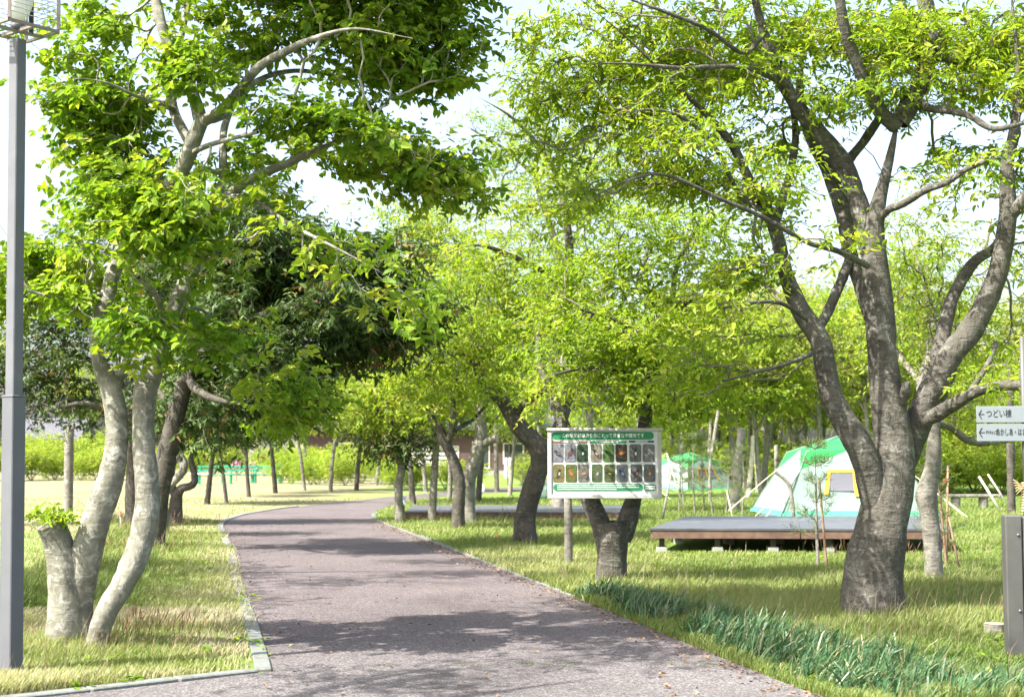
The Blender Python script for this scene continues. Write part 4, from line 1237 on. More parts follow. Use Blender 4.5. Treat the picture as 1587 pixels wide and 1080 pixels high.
B_LIME = proto_bush(3.2, 2.2, 2.0, M['leaf_gold'], 130, .12, 31)
B_DARK = proto_bush(2.8, 2.0, 1.7, M['leaf_mid'], 130, .12, 32)
hg = 'bushes along the far side of the field'
for k, (px_, py_, s_) in enumerate([(48, 744, 1.0), (85, 743, .9), (70, 741, 1.1), (125, 744, .8), (150, 743, 1.1), (185, 744, .9), (215, 742, 1.0), (245, 741, .9), (20, 745, 1.0), (-20, 745, 1.0), (100, 736, 1.5), (165, 735, 1.5), (30, 735, 1.4), (300, 738, 1.0), (335, 736, 1.1), (370, 736, 1.0), (410, 737, .9), (445, 738, 1.0), (480, 739, .9), (515, 739, .9), (545, 740, .8), (620, 742, .6), (650, 746, .5), (810, 752, .6), (840, 756, .7)]):
    put([B_LIME, B_DARK, B_LIME][k % 3], gr(px_, py_), s_, k * 1.3, ['yellow green', 'darker green', 'yellow green'][k % 3] + ' bush in the row along the far side of the field', ['yellow green ', 'darker green ', 'yellow green '][k % 3] + hg, 'bush')
hr = 'undergrowth bushes at the wood edge'
for k, (px_, py_, s_) in enumerate([(1470, 764, 1.1), (1510, 762, 1.2), (1550, 765, 1.1), (1590, 764, 1.2), (1440, 760, 1.2), (1200, 760, 1.0), (1230, 764, 1.0), (1170, 756, 1.0), (1130, 752, 1.1), (1530, 752, 1.7), (1580, 750, 1.8), (1490, 750, 1.7), (1390, 754, 1.4), (1090, 748, 1.2), (1180, 748, 1.5), (1630, 768, 1.2)]):
    put([B_DARK, B_LIME][k % 2], gr(px_, py_), s_, k * 1.9, ['darker green', 'yellow green'][k % 2] + ' bush at the edge of the wood behind the camp ground', ['darker green ', 'yellow green '][k % 2] + hr, 'bush')

hs = 'low shrubs between the benches and the red brown building'
for k, (px_, py_, s_) in enumerate([(452, 749, .75), (482, 751, .7), (505, 748, .9), (535, 752, .75), (560, 749, .9), (590, 750, .65), (612, 755, .6), (640, 757, .55), (440, 744, 1.0), (525, 745, 1.0), (690, 757, .6), (720, 756, .6)]):
    put([B_DARK, B_LIME][(k * 7 // 3) % 2], gr(px_, py_), s_, k * 2.3, ['darker green', 'yellow green'][(k * 7 // 3) % 2] + ' low shrub between the benches and the red brown building', ['darker green ', 'yellow green '][(k * 7 // 3) % 2] + hs, 'shrub')

# ------------------------------------------------------------------ bare dead trunks by the tents
def dead(px0, py0, pts, label, mat=None):
    b = gr(px0, py0)
    t = Tree('dead_tree', label, b, b[1], cat='dead tree')
    t.limb(pts, mat or M['dead_wood'], 'trunk', attach=None, cap=M['cut_wood'], rough=.14)
    return t


dead(1137, 792, [(1137, 796, 7), (1142, 750, 8), (1144, 720, 7.5), (1147, 690, 6.5), (1151, 664, 6)], 'broken grey dead trunk with a hollow top left of the white tent', M['bark_grey'])
dead(1160, 770, [(1160, 773, 4), (1162, 745, 4.5), (1165, 715, 4), (1167, 675, 3)], 'bleached white dead trunk beside the broken grey one')
dead(1100, 778, [(1100, 780, 2.6), (1101, 720, 2.6), (1108, 670, 2.6), (1114, 630, 2.4)], 'thin pale leaning trunk behind the young pines', M['bark_grey'])
dead(1206, 775, [(1206, 777, 3.6), (1204, 735, 3.6), (1203, 690, 3.4)], 'short grey dead trunk behind the left edge of the tent', M['bark_grey'])
dead(1567, 800, [(1567, 803, 6.6), (1567, 740, 6.2), (1566, 690, 6), (1566, 640, 5.5), (1565, 560, 5)], 'tall dark trunk rising behind the steel sign post', M['bark_mid'])


# ------------------------------------------------------------------ young pines, stakes and poles
def pine(px_, py_, h, label, seed, stake=True, thin=1.0):
    b = gr(px_, py_)
    t = Tree('young_pine', label, b, b[1], cat='young pine')
    r_ = np.random.default_rng(seed)
    lx, ly = r_.uniform(-.08, .08, 2)
    t.limb([(b[0], b[1], 0, .022 * thin), (b[0] + lx, b[1] + ly, h * .5, .017 * thin), (b[0] + lx * .5, b[1] + ly, h, .006)], M['bark_grey'], 'trunk', world=True, attach=None, sides=7)
    br, pos, dr_ = [], [], []
    for lev in range(6):
        zz = h * (.25 + .14 * lev)
        for k in range(4):
            if r_.uniform() < .25:
                continue
            a = k * 1.57 + lev * .7 + r_.uniform(-.4, .4)
            L = h * (.26 - .03 * lev) * r_.uniform(.6, 1.1)
            p0 = np.array([b[0] + lx * .7, b[1] + ly, zz])
            p2 = p0 + np.array([math.cos(a) * L, math.sin(a) * L, L * .45])
            p1 = (p0 + p2) / 2 + np.array([0, 0, -.05 * L])
            br.append(np.stack([p0, p1, p2]))
            for tt in (.45, .62, .8, 1.0):
                q = p0 * (1 - tt) ** 2 + 2 * p1 * tt * (1 - tt) + p2 * tt ** 2
                nn = 16
                pos.append(np.repeat(q[None], nn, 0) + r_.normal(size=(nn, 3)) * .02)
                dr_.append(unit(r_.normal(size=(nn, 3)) + unit(p2 - p0) * .9 + np.array([0, 0, .4])))
    top = np.array([b[0] + lx * .5, b[1] + ly, h])
    pos.append(np.repeat(top[None], 40, 0)); dr_.append(unit(r_.normal(size=(40, 3)) + np.array([0, 0, .7])))
    br = np.array(br)
    V, Q = batch_tubes(br, np.tile(np.array([[.008, .006, .003]]), (len(br), 1)), 4)
    o = obj_from(mesh_np('branches', V - t.o, Q, np.full(len(Q), 4), True), 'branches', M['twig'], t.root)
    o['kind'] = 'stuff'
    pos, dr_ = np.vstack(pos), np.vstack(dr_)
    n = len(pos)
    me = leaf_mesh('needles', pos - t.o, dr_, unit(r_.normal(size=(n, 3))), r_.uniform(.08, .13, n), np.full(n, .007), np.clip(r_.normal(.5, .22, n), 0, 1), False)
    o = obj_from(me, 'needles', M['needle'], t.root)
    o['kind'] = 'stuff'
    if stake:
        s_ = MB().tube([(b[0] + .12, b[1] + .02, -.05), (b[0] + .03, b[1], h * .72)], [.018, .015], 7).build('pine_stake', M['stake'])
        s_.location = (0, 0, 0)
        tag(s_, 'thin wooden stake tied to the ' + label, 'stake')
    return t


pine(1268, 884, 1.62, 'young pine standing in front of the dark platform', 1)
pine(1454, 880, 1.5, 'young pine close behind the pale knotty tree', 8)
pine(1077, 800, 1.9, 'young pine right of the information board', 2, False)
pine(1105, 803, 1.7, 'young pine second to the right of the information board', 3, False)
pine(1125, 797, 1.5, 'small young pine before the broken grey trunk', 4, False)
pine(1052, 794, 1.8, 'young pine close to the right edge of the board', 5, False)
pine(1210, 790, 1.3, 'young pine at the left corner of the tent', 6, False)
pine(1092, 790, 1.9, 'young pine in front of the far green tent', 11, False)
pine(1060, 785, 1.7, 'bushy young pine beside the slanting pale pole', 12, False)
pine(1150, 800, 1.6, 'young pine at the foot of the bleached dead trunk', 13, False)
pine(808, 770, 1.4, 'young pine left of the curved dark tree', 7, False)


def pole(a, b, r, mat, name, label, cat):
    a, b = np.asarray(a), np.asarray(b)
    m = MB().tube([np.zeros(3), (b - a) * .5 + np.array([0, 0, .01]), b - a], [r, r * .95, r * .85], 8)
    o = m.build(name, mat, None, True)
    o.location = tuple(a)
    return tag(o, label, cat)


b0 = gr(1064, 803)
pole(b0, at(1033, 702, b0[1] - .3), .018, M['bamboo'], 'support_pole', 'long pale pole slanting beside the right edge of the board', 'pole')
b0 = gr(1026, 806)
pole(b0, at(1040, 735, b0[1] + .4), .03, M['bark_grey'], 'support_pole', 'short grey leaning pole below the right corner of the board', 'pole')
b0 = gr(1136, 806)
pole(b0, at(1126, 760, b0[1] + .4), .012, M['bamboo'], 'support_pole', 'small pale prop slanting before the broken grey trunk', 'pole')
b0 = gr(1553, 797)
pole(b0, at(1517, 738, b0[1] + .2), .03, M['bamboo'], 'support_pole', 'longer pale prop pole of the pair left of the tall dark trunk', 'pole')
b0 = gr(1560, 780)
pole(b0, at(1531, 735, b0[1] + .2), .025, M['bamboo'], 'support_pole', 'shorter pale prop pole behind the longer one', 'pole')
b0 = gr(1488, 890)
pole(b0, at(1470, 800, b0[1] + .1), .014, M['stake'], 'support_pole', 'thin brown prop leaning right of the pale knotty tree', 'pole')
b0 = gr(1467, 875)
o = pole(b0, at(1469, 722, b0[1]), .016, M['stake'], 'marker_stake', 'upright brown stake tied with red tape right of the pale knotty tree', 'stake')
MB().tube([(0, 0, 1.08), (.005, 0, 1.14)], [.024, .024], 8).build('red_tape', M['red'], o)
# bent bare stem on the platform
b0 = gr(1231, 817)
bt = Tree('bare_sapling', 'bent bare sapling with a cut top in front of the left tent wall', b0, b0[1], cat='sapling')
bt.limb([(1231, 820, 3.2), (1229, 790, 3.2), (1226, 765, 3), (1223, 752, 3), (1214, 741, 2.8), (1201, 731, 2.6)], M['bark_grey'], 'trunk', attach=None, cap=M['cut_wood'])
bt.limb([(1225, 755, 2), (1232, 742, 1.5, .1), (1236, 735, 1, .15)], M['bark_grey'], attach=None)
# red topped marker pegs in the field
b0 = gr(187, 818)
o = pole(b0, b0 + np.array([0, 0, .32]), .014, M['bamboo'], 'marker_peg', 'thin marker peg with red top in the field behind the pale tree', 'peg')
MB().tube([(0, 0, .21), (0, 0, .325)], [.0155, .0145], 8).build('peg_top', M['red'], o)
b0 = gr(770, 837)
o = pole(b0, b0 + np.array([0, 0, .10]), .010, M['red'], 'marker_peg', 'small red peg in the grass by the curved dark tree', 'peg')

# ------------------------------------------------------------------ platforms
def platform(name, label, corners, ztop, fascia=.16, foot=True, n_foot=6, top='deck_top'):
    c = np.array(corners, float)      # front-left, front-right, back-right, back-left
    o = c.mean(0)
    root = thing(name, label, 'platform', (o[0], o[1], 0))
    c = c - o

    def slab(P, z0, z1):
        m = MB()
        V = [(p[0], p[1], z0) for p in P] + [(p[0], p[1], z1) for p in P]
        m.add(V, [(3, 2, 1, 0), (4, 5, 6, 7)] + [(i, (i + 1) % 4, 4 + (i + 1) % 4, 4 + i) for i in range(4)])
        return m
    inner = c * .985
    slab(inner * 1.012, ztop - .03, ztop).build('deck_sheet', M[top], root)
    for i in range(4):
        a, b = inner[i], inner[(i + 1) % 4]
        L = np.linalg.norm(b - a)
        k = max(1, int(round(L / 1.9)))
        for j in range(k):
            p = a + (b - a) * (j / k + .002)
            q = a + (b - a) * ((j + 1) / k - .002)
            m = MB().bar((*p, ztop - .033 - fascia / 2), (*q, ztop - .033 - fascia / 2), .03, fascia)
            m.build('fascia_board', M['deck_wood'], root)
    # joists under the sheet
    for j in range(1, 6):
        t = j / 6
        p = inner[0] * (1 - t) + inner[1] * t
        q = inner[3] * (1 - t) + inner[2] * t
        MB().bar((*(p * .97), ztop - .08), (*(q * .97), ztop - .08), .06, .09).build('joist', M['deck_beam'], root)
    if foot:
        for row in (.03, .5, .97):
            for j in range(n_foot):
                t = .03 + .94 * j / (n_foot - 1)
                p = (inner[0] * (1 - t) + inner[1] * t) * (1 - row) + (inner[3] * (1 - t) + inner[2] * t) * row
                hh = max(.05, ztop - .033 - fascia)
                MB().box((p[0], p[1], hh * .6 + .02), (.075, .075, hh * .8)).build('deck_post', M['deck_beam'], root)
                MB().box((p[0], p[1], hh * .18), (.16, .16, hh * .42), bev=.012).build('footing', M['concrete'], root)
    return root


D1 = [(at(1006, 823, 21.4)[0], 21.4), (at(1470, 823, 21.4)[0], 21.2), (7.4, 25.6), (at(1062, 803, 25.4)[0], 25.4)]
platform('platform', 'long dark tent platform with brown edge boards right of the board', D1, .36, .115)
D2 = [(at(626, 800, 31)[0], 31), (at(992, 800, 31)[0], 31), (at(985, 784, 35)[0], 35), (at(640, 784, 35)[0], 35)]
platform('platform', 'low dark tent platform behind the trees left of the board', D2, .20, .12, True, 5)
D3 = [(at(1170, 800, 28.6)[0], 28.6), (at(1440, 800, 28.6)[0], 28.6), (at(1440, 798, 32.4)[0], 32.4), (at(1196, 798, 32.4)[0], 32.4)]
platform('platform', 'platform under the white and green tent', D3, .20, .12, True, 5)


# ------------------------------------------------------------------ tents
def tent(label, loc, rz, s=1.0, zb=0.0):
    root = thing('tent', label, 'tent', (loc[0], loc[1], zb), rz)
    lv = [(1.62, 1.40, 0.0), (1.54, 1.33, .10), (1.10, .95, .90), (.93, .80, 1.26)]
    lv = [(a * s, b * s, c * s) for a, b, c in lv]
    peak = np.array([0, 0, 1.60 * s])

    def ring(k, sag=0):
        a, b, c = lv[k]
        return np.array([(-a, -b, c), (a, -b, c), (a, b, c), (-a, b, c)])
    R0, R1_, R2_, R3_ = ring(0), ring(1), ring(2), ring(3)

    def panel(p00, p10, p11, p01, inward, n=8):
        """cloth panel bowed a little inwards"""
        V = []
        nn = unit(np.cross(p10 - p00, p01 - p00))
        for j in range(n + 1):
            for i in range(n + 1):
                u_, v_ = i / n, j / n
                q = (p00 * (1 - u_) + p10 * u_) * (1 - v_) + (p01 * (1 - u_) + p11 * u_) * v_
                q = q - nn * inward * math.sin(math.pi * u_) * math.sin(math.pi * v_) + nn * .008 * math.sin(u_ * 17 + v_ * 5) * math.sin(math.pi * v_)
                V.append(q)
        Fc = [(j * (n + 1) + i, j * (n + 1) + i + 1, (j + 1) * (n + 1) + i + 1, (j + 1) * (n + 1) + i) for j in range(n) for i in range(n)]
        return V, Fc
    for i in range(4):
        j = (i + 1) % 4
        V, Fc = panel(R0[i], R0[j], R1_[j], R1_[i], 0)
        MB().add(V, Fc).build('skirt', M['tent_skirt'], root, True)
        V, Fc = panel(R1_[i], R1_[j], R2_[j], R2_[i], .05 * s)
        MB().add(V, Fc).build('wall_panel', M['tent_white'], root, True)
        A = (R3_[i] + R3_[j]) / 2 * np.array([1.0, 1.0, 1.0]) + np.array([0, 0, .06 * s])
        A[:2] *= .90
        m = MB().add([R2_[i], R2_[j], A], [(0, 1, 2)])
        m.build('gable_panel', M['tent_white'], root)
        m = MB().add([R2_[i], A, R3_[i], R2_[j], R3_[j], peak], [(0, 1, 2), (3, 4, 1), (2, 1, 5), (1, 4, 5)])
        m.build('roof_panel', M['tent_green'], root)
        m = MB()
        m.tube([R0[i], R2_[i], R3_[i], peak + np.array([0, 0, .01])], [.012 * s] * 4, 6)
        m.build('tent_pole', M['tent_white'], root, True)
    # windows on the front and one side
    for (ax, i) in ((0, 0), (2, 1)):
        j = (i + 1) % 4
        e0, e1, t0, t1 = R1_[i], R1_[j], R2_[i], R2_[j]
        nn = unit(np.cross(e1 - e0, t0 - e0))

        def P(u_, v_, d_):
            q = (e0 * (1 - u_) + e1 * u_) * (1 - v_) + (t0 * (1 - u_) + t1 * u_) * v_
            return q + nn * (d_ - .05 * s * math.sin(math.pi * u_) * math.sin(math.pi * v_) + .0)
        n = 8

        def strip(u0, u1, v0, v1, d_, mat, name):
            V, Fc = [], []
            for a_ in range(n + 1):
                for b_ in range(n + 1):
                    V.append(P(u0 + (u1 - u0) * b_ / n, v0 + (v1 - v0) * a_ / n, d_))
            Fc = [(q * (n + 1) + p, q * (n + 1) + p + 1, (q + 1) * (n + 1) + p + 1, (q + 1) * (n + 1) + p) for q in range(n) for p in range(n)]
            return MB().add(V, Fc).build(name, mat, root, True)
        strip(.27, .73, .50, .94, .02, M['tent_mesh'], 'window_mesh')
        strip(.27, .73, .93, 1.0, .028, M['tent_yellow'], 'window_trim')
        strip(.25, .285, .40, 1.0, .031, M['tent_yellow'], 'window_trim')
        strip(.48, .52, .36, .95, .031, M['tent_yellow'], 'window_trim')
        strip(.715, .75, .40, 1.0, .031, M['tent_yellow'], 'window_trim')
    for k, (sx, sy) in enumerate(((-1, -1), (1, -1), (1, 1), (-1, 1))):
        p = R2_[k]
        q = np.array([sx * 2.0 * s, sy * 1.75 * s, .0])
        MB().tube([p, q], [.007, .007], 5).build('guy_rope', M['rope'], root)
        q2 = np.array([sx * 2.1 * s, sy * 1.3 * s, .0])
        MB().tube([p + np.array([0, 0, .0]), q2], [.007, .007], 5).build('guy_rope', M['rope'], root)
    return root


tent('white and green tent with yellow window trim behind the large grey tree', (at(1304, 795, 30.3)[0], 30.3), R(3), 1.02, .205)
tent('far green and yellow tent seen behind the young pines right of the board', (at(1068, 760, 58)[0], 58), R(40), .92)
tent('pale tent half hidden behind the left edge of the information board', (at(922, 772, 46)[0], 46), R(12), 1.0)

# ------------------------------------------------------------------ lamp post
lp = gr(17, 1049)
lp_top = at(27.5, 62, lp[1])
LPH = lp_top[2]
lamp = thing('lamp_post', 'square grey steel lamp post with a wire cage lantern at the left edge', 'lamp post', (lp[0], lp[1], 0), R(8))
lamp.rotation_euler[1] = R(-.8)
a45 = R(51)
MB().box((0, 0, LPH / 2 + .85), (.084, .084, LPH - 1.7 + .0), rz=a45, bev=.006).build('upper_post', M['steel'], lamp)
zsl = at(15, 615, lp[1])[2]
MB().box((0, 0, zsl / 2 - .05), (.112, .112, zsl + .1), rz=a45, bev=.006).build('lower_post', M['steel_lower'], lamp)
MB().box((0, 0, .012), (.24, .24, .024), rz=a45, bev=.004).build('base_plate', M['steel_lower'], lamp)
for k in range(4):
    a_ = a45 + math.pi / 4 + k * math.pi / 2
    MB().tube([(.135 * math.cos(a_), .135 * math.sin(a_), .02), (.135 * math.cos(a_), .135 * math.sin(a_), .05)], [.012, .012], 6).build('anchor_bolt', M['steel'], lamp)
MB().box((0, 0, zsl + .004), (.118, .118, .012), rz=a45, bev=.003).build('sleeve_cap', M['steel'], lamp)
zc = LPH + .06
H = .27
ang0 = R(-90.6)
cr = [np.array([H * math.cos(ang0 + k * math.pi / 2), H * math.sin(ang0 + k * math.pi / 2), zc]) for k in range(4)]
cage = empty('cage', (0, 0, 0)); cage.parent = lamp
for k in range(4):
    p, q = cr[k], cr[(k + 1) % 4]
    MB().bar(p, q, .022, .018).build('frame_bar', M['steel_brown'], cage)
    MB().bar(p + np.array([0, 0, .64]), q + np.array([0, 0, .64]), .022, .018).build('frame_bar', M['steel_brown'], cage)
    MB().bar(p + np.array([0, 0, .012]), p + np.array([0, 0, .63]), .022, .022).build('frame_bar', M['steel_brown'], cage)
    w_ = MB()
    for j in range(1, 18):
        zz = .03 + j * .033
        w_.tube([p + (0, 0, zz), q + (0, 0, zz)], [.0028, .0028], 5)
    for t_ in (.33, .66):
        pp = p * (1 - t_) + q * t_
        w_.tube([pp + (0, 0, .01), pp + (0, 0, .63)], [.002, .002], 5)
    w_.build('wire_panel', M['wire'], cage)
mdp = [(cr[k] + cr[(k + 1) % 4]) / 2 for k in range(4)]
MB().bar(mdp[0], mdp[2], .03, .022).build('support_arm', M['steel_brown'], lamp)
MB().bar(mdp[1] - (0, 0, .002), mdp[3] - (0, 0, .002), .03, .018).build('support_arm', M['steel_brown'], lamp)
MB().tube([(0, 0, zc + .01), (0, 0, zc + .06)], [.05, .045], 16).build('lamp_base', M['steel'], lamp, True)
MB().tube([(0, 0, zc + .06), (0, 0, zc + .12), (0, 0, zc + .2), (0, 0, zc + .3), (0, 0, zc + .42), (0, 0, zc + .5), (0, 0, zc + .53)], [.04, .075, .1, .105, .1, .06, .01], 24).build('lamp_globe', M['lamp_white'], lamp, True)
MB().bar((.075, .07, zc + .0), (.075, .07, zc + .5), .028, .028).build('ballast_rod', M['black'], lamp)

# ------------------------------------------------------------------ information board
def text_mesh(body, size, name, mat, parent, loc, rot, xs=1.0, align='CENTER', ext=.0012):
    cu = bpy.data.curves.new(name, 'FONT')
    cu.body = body
    cu.size = size
    cu.align_x = align
    cu.align_y = 'CENTER'
    cu.extrude = ext
    cu.resolution_u = 3
    tmp = bpy.data.objects.new(name, cu)
    COL.objects.link(tmp)
    bpy.context.view_layer.update()
    dg = bpy.context.evaluated_depsgraph_get()
    me = bpy.data.meshes.new_from_object(tmp.evaluated_get(dg))
    me.name = name
    bpy.data.objects.remove(tmp)
    bpy.data.curves.remove(cu)
    me.materials.clear()
    me.materials.append(mat)
    o = bpy.data.objects.new(name, me)
    COL.objects.link(o)
    o.parent = parent
    o.location = loc
    o.rotation_euler = rot
    o.scale = (xs, 1, 1)
    return o


def rrect(w, h, r, n=5):
    P = []
    for cx_, cy_, a0 in ((w / 2 - r, h / 2 - r, 0), (-w / 2 + r, h / 2 - r, 90), (-w / 2 + r, -h / 2 + r, 180), (w / 2 - r, -h / 2 + r, 270)):
        for k in range(n + 1):
            a = R(a0 + 90 * k / n)
            P.append((cx_ + r * math.cos(a), cy_ + r * math.sin(a)))
    return P


def flat(mb, P, x, zc_, y, mi=0):
    """flat printed shape in the board plane, facing -Y"""
    mb.add([(x + p[0], y, zc_ + p[1]) for p in P], [tuple(range(len(P)))], mi)
    return mb


BY = 15.60
bc = at(937, 717.5, BY)
ux = BY / F        # metres per pixel there
board = thing('information_board', 'white bird information board with sixteen photos on the forked tree', 'sign board', (bc[0], bc[1], 0), R(1.2))
zb = bc[2]
W_, H_ = 176 * ux, 107 * ux
MB().box((0, 0, zb), (W_ - .05, .03, H_ - .05)).build('panel', M['board_white'], board)
fw = .035
MB().box((0, -.004, zb + H_ / 2 - .012), (W_ + .02, .07, .03), bev=.004).build('frame_top', M['board_frame'], board)
MB().box((0, -.004, zb - H_ / 2 + .016), (W_ - .002, .06, .04), bev=.004).build('frame_bottom', M['board_frame'], board)
for sx in (-1, 1):
    MB().box((sx * (W_ / 2 - .022), -.002, zb + .0), (.044, .055, H_ - .075), bev=.004).build('frame_side', M['board_frame'], board)
for sx, bx in ((-1, -.34), (1, .36)):
    MB().box((bx, .055, zb + .12), (.05, .075, .10)).build('mounting_block', M['deck_wood'], board)
    MB().box((bx, .055, zb - .22), (.05, .075, .10)).build('mounting_block', M['deck_wood'], board)


def bx(zx): return (zx - 780) / 1587 * 200 * ux       # from the enlarged view of the board
def bz(zy): return zb - (zy - 538) / 1071 * 135 * ux


def span(x0, x1, y0, y1): return (bx(x0) + bx(x1)) / 2, (bz(y0) + bz(y1)) / 2, bx(x1) - bx(x0), bz(y0) - bz(y1)


yf = -.0152
cx_, cz_, w_, h_ = span(135, 1385, 155, 250)
flat(MB(), rrect(w_, h_, h_ * .48), cx_, cz_, yf - .003).build('title_bar', M['board_green'], board)
text_mesh('この保安林は渡り鳥にとって貴重な中継地です', .052, 'title_lettering', M['print_white'], board, (cx_, yf - .006, cz_ - .001), (math.pi / 2, 0, 0), .83)
for x0, x1, mt in ((137, 570, 'print_brown'), (600, 1050, 'board_green'), (1078, 1388, 'print_navy')):
    cx_, cz_, w_, h_ = span(x0, x1, 268 if x0 < 1000 else 262, 294 if x0 < 1000 else 288)
    flat(MB(), rrect(w_, h_, h_ * .3), cx_, cz_, yf - .003).build('heading_bar', M[mt], board)
    m = MB()
    k = -w_ * .24
    while k < w_ * .24:
        q = random.uniform(.006, .012)
        flat(m, [(0, -h_ * .3), (q, -h_ * .3), (q, h_ * .3), (0, h_ * .3)], cx_ + k, cz_, yf - .005)
        k += q + .005
    m.build('heading_lettering', M['print_white'], board)
cx_, cz_, w_, h_ = span(155, 1245, 790, 875)
flat(MB(), rrect(w_, h_, h_ * .4), cx_, cz_, yf - .003).build('caption_bar', M['board_green'], board)
m = MB()
for ln_ in range(3):
    k = -w_ * .46
    end = w_ * (.46 if ln_ < 2 else .2)
    while k < end:
        q = random.uniform(.006, .03)
        zz = cz_ + (1 - ln_) * h_ * .27
        flat(m, [(0, -h_ * .055), (q, -h_ * .055), (q, h_ * .055), (0, h_ * .055)], cx_ + k, zz, yf - .005)
        k += q + .004
m.build('caption_lettering', M['print_white'], board)
cx_, cz_, w_, h_ = span(1260, 1408, 795, 875)
flat(MB(), rrect(w_, h_, h_ * .4), cx_, cz_, yf - .003).build('caption_bar', M['board_green'], board)
m = MB()
for ln_ in (-1, 1):
    flat(m, [(-w_ * .42, -h_ * .1), (w_ * .42, -h_ * .1), (w_ * .42, h_ * .1), (-w_ * .42, h_ * .1)], cx_, cz_ + ln_ * h_ * .17, yf - .005)
m.build('caption_lettering', M['print_white'], board)


def photo_mat(i, a, b, sc):
    m, nt, N, L, bs = new_mat('printed photo ground %d' % i)
    n = noise(nt, sc, 5, .65, coord(nt), 1.0)
    r = ramp(nt, [(.36, a), (.64, b)])
    L.new(n.outputs[0], r.inputs[0])
    L.new(r.outputs[0], bs.inputs['Base Color'])
    bs.inputs['Roughness'].default_value = .45
    return m


def ell(a, b, rot, cx__, cy__, n=14):
    return [(cx__ + a * math.cos(t) * math.cos(rot) - b * math.sin(t) * math.sin(rot), cy__ + a * math.cos(t) * math.sin(rot) + b * math.sin(t) * math.cos(rot)) for t in np.linspace(0, 2 * math.pi, n, endpoint=False)]


# background a, background b, bird, breast/second colour, branch, tilt
birds = [((.33, .34, .40), (.62, .62, .66), (.05, .05, .09), (.25, .27, .35), (.7, .72, .72), -40), ((.45, .42, .38), (.6, .62, .75), (.12, .10, .09), (.45, .05, .05), (.5, .6, .85), 60),
         ((.02, .10, .04), (.10, .25, .10), (.03, .03, .05), (.7, .72, .72), (.35, .22, .15), 80), ((.5, .45, .33), (.7, .66, .55), (.03, .03, .03), (.75, .55, .45), (.4, .2, .1), -55),
         ((.16, .36, .05), (.22, .45, .08), (.02, .03, .03), (.05, .08, .06), (.2, .3, .1), -35), ((.07, .05, .03), (.13, .09, .06), (.45, .13, .02), (.6, .3, .05), (.3, .25, .2), 15),
         ((.25, .26, .26), (.42, .43, .43), (.04, .04, .05), (.72, .74, .74), (.18, .17, .15), 85), ((.30, .32, .33), (.48, .50, .50), (.16, .17, .18), (.5, .5, .5), (.22, .22, .22), -30),
         ((.40, .32, .08), (.55, .50, .18), (.05, .05, .05), (.70, .68, .58), (.2, .14, .08), 75), ((.20, .28, .05), (.30, .38, .08), (.50, .20, .06), (.55, .35, .10), (.4, .3, .1), -55),
         ((.30, .28, .23), (.55, .52, .46), (.35, .2, .1), (.5, .42, .3), (.2, .18, .15), 15), ((.10, .22, .05), (.26, .38, .14), (.22, .16, .14), (.70, .70, .72), (.34, .26, .22), 70),
         ((.14, .24, .06), (.28, .36, .12), (.04, .04, .03), (.65, .60, .08), (.15, .12, .08), -20), ((.40, .44, .48), (.52, .56, .58), (.02, .06, .30), (.70, .72, .75), (.22, .20, .18), -50),
         ((.15, .16, .16), (.28, .29, .30), (.04, .04, .05), (.48, .16, .04), (.20, .12, .08), 60), ((.22, .25, .26), (.34, .37, .38), (.30, .15, .07), (.55, .30, .12), (.42, .45, .46), 65)]
xs_ = [(137, 275), (287, 430), (440, 575), (607, 742), (760, 896), (912, 1055), (1083, 1230), (1245, 1395)]
for row in range(2):
    for cI in range(8):
        i = row * 8 + cI
        a_, b_, c1_, c2_, c3_, tl = birds[i]
        a_, b_, c1_, c2_, c3_ = [tuple(x * f_ for x in q) for q, f_ in ((a_, .2), (b_, .34), (c1_, .5), (c2_, .5), (c3_, .32))]
        dx = 12 if row else 0
        cx_, cz_, w_, h_ = span(xs_[cI][0] + dx, xs_[cI][1] + dx * (.8 if cI < 7 else .4), 305 if row == 0 else 552, 525 if row == 0 else 770)
        m = MB()
        flat(m, rrect(w_, h_, w_ * .17), cx_, cz_, yf - .003, 0)
        t_ = R(tl)
        br_ = ell(w_ * .46, w_ * .035, t_ * .3 - .3, cx_, cz_ - h_ * .24)
        flat(m, [(p[0], p[1] - 0) for p in br_], 0, 0, yf - .004, 3)
        flat(m, ell(w_ * .30, w_ * .16, t_, cx_, cz_ - h_ * .02), 0, 0, yf - .005, 1)
        hx, hz = cx_ - math.cos(t_) * w_ * -.28 * (1 if tl > 0 else -1), cz_ + abs(math.sin(t_)) * w_ * .28
        flat(m, ell(w_ * .12, w_ * .11, 0, hx, hz), 0, 0, yf - .0056, 1)
        tx_, tz_ = 2 * cx_ - hx, 2 * (cz_ - h_ * .02) - hz
        flat(m, ell(w_ * .22, w_ * .05, t_, tx_, tz_), 0, 0, yf - .0046, 1)
        flat(m, ell(w_ * .16, w_ * .09, t_, cx_ + w_ * .04, cz_ - h_ * .03), 0, 0, yf - .0062, 2)
        m.build('bird_photo', [photo_mat(i, a_, b_, 34), plain('bird print %d a' % i, c1_, .5, .3, 40, bmp=0), plain('bird print %d b' % i, c2_, .5, .3, 40, bmp=0), plain('bird print %d c' % i, c3_, .5, .3, 40, bmp=0)], board)

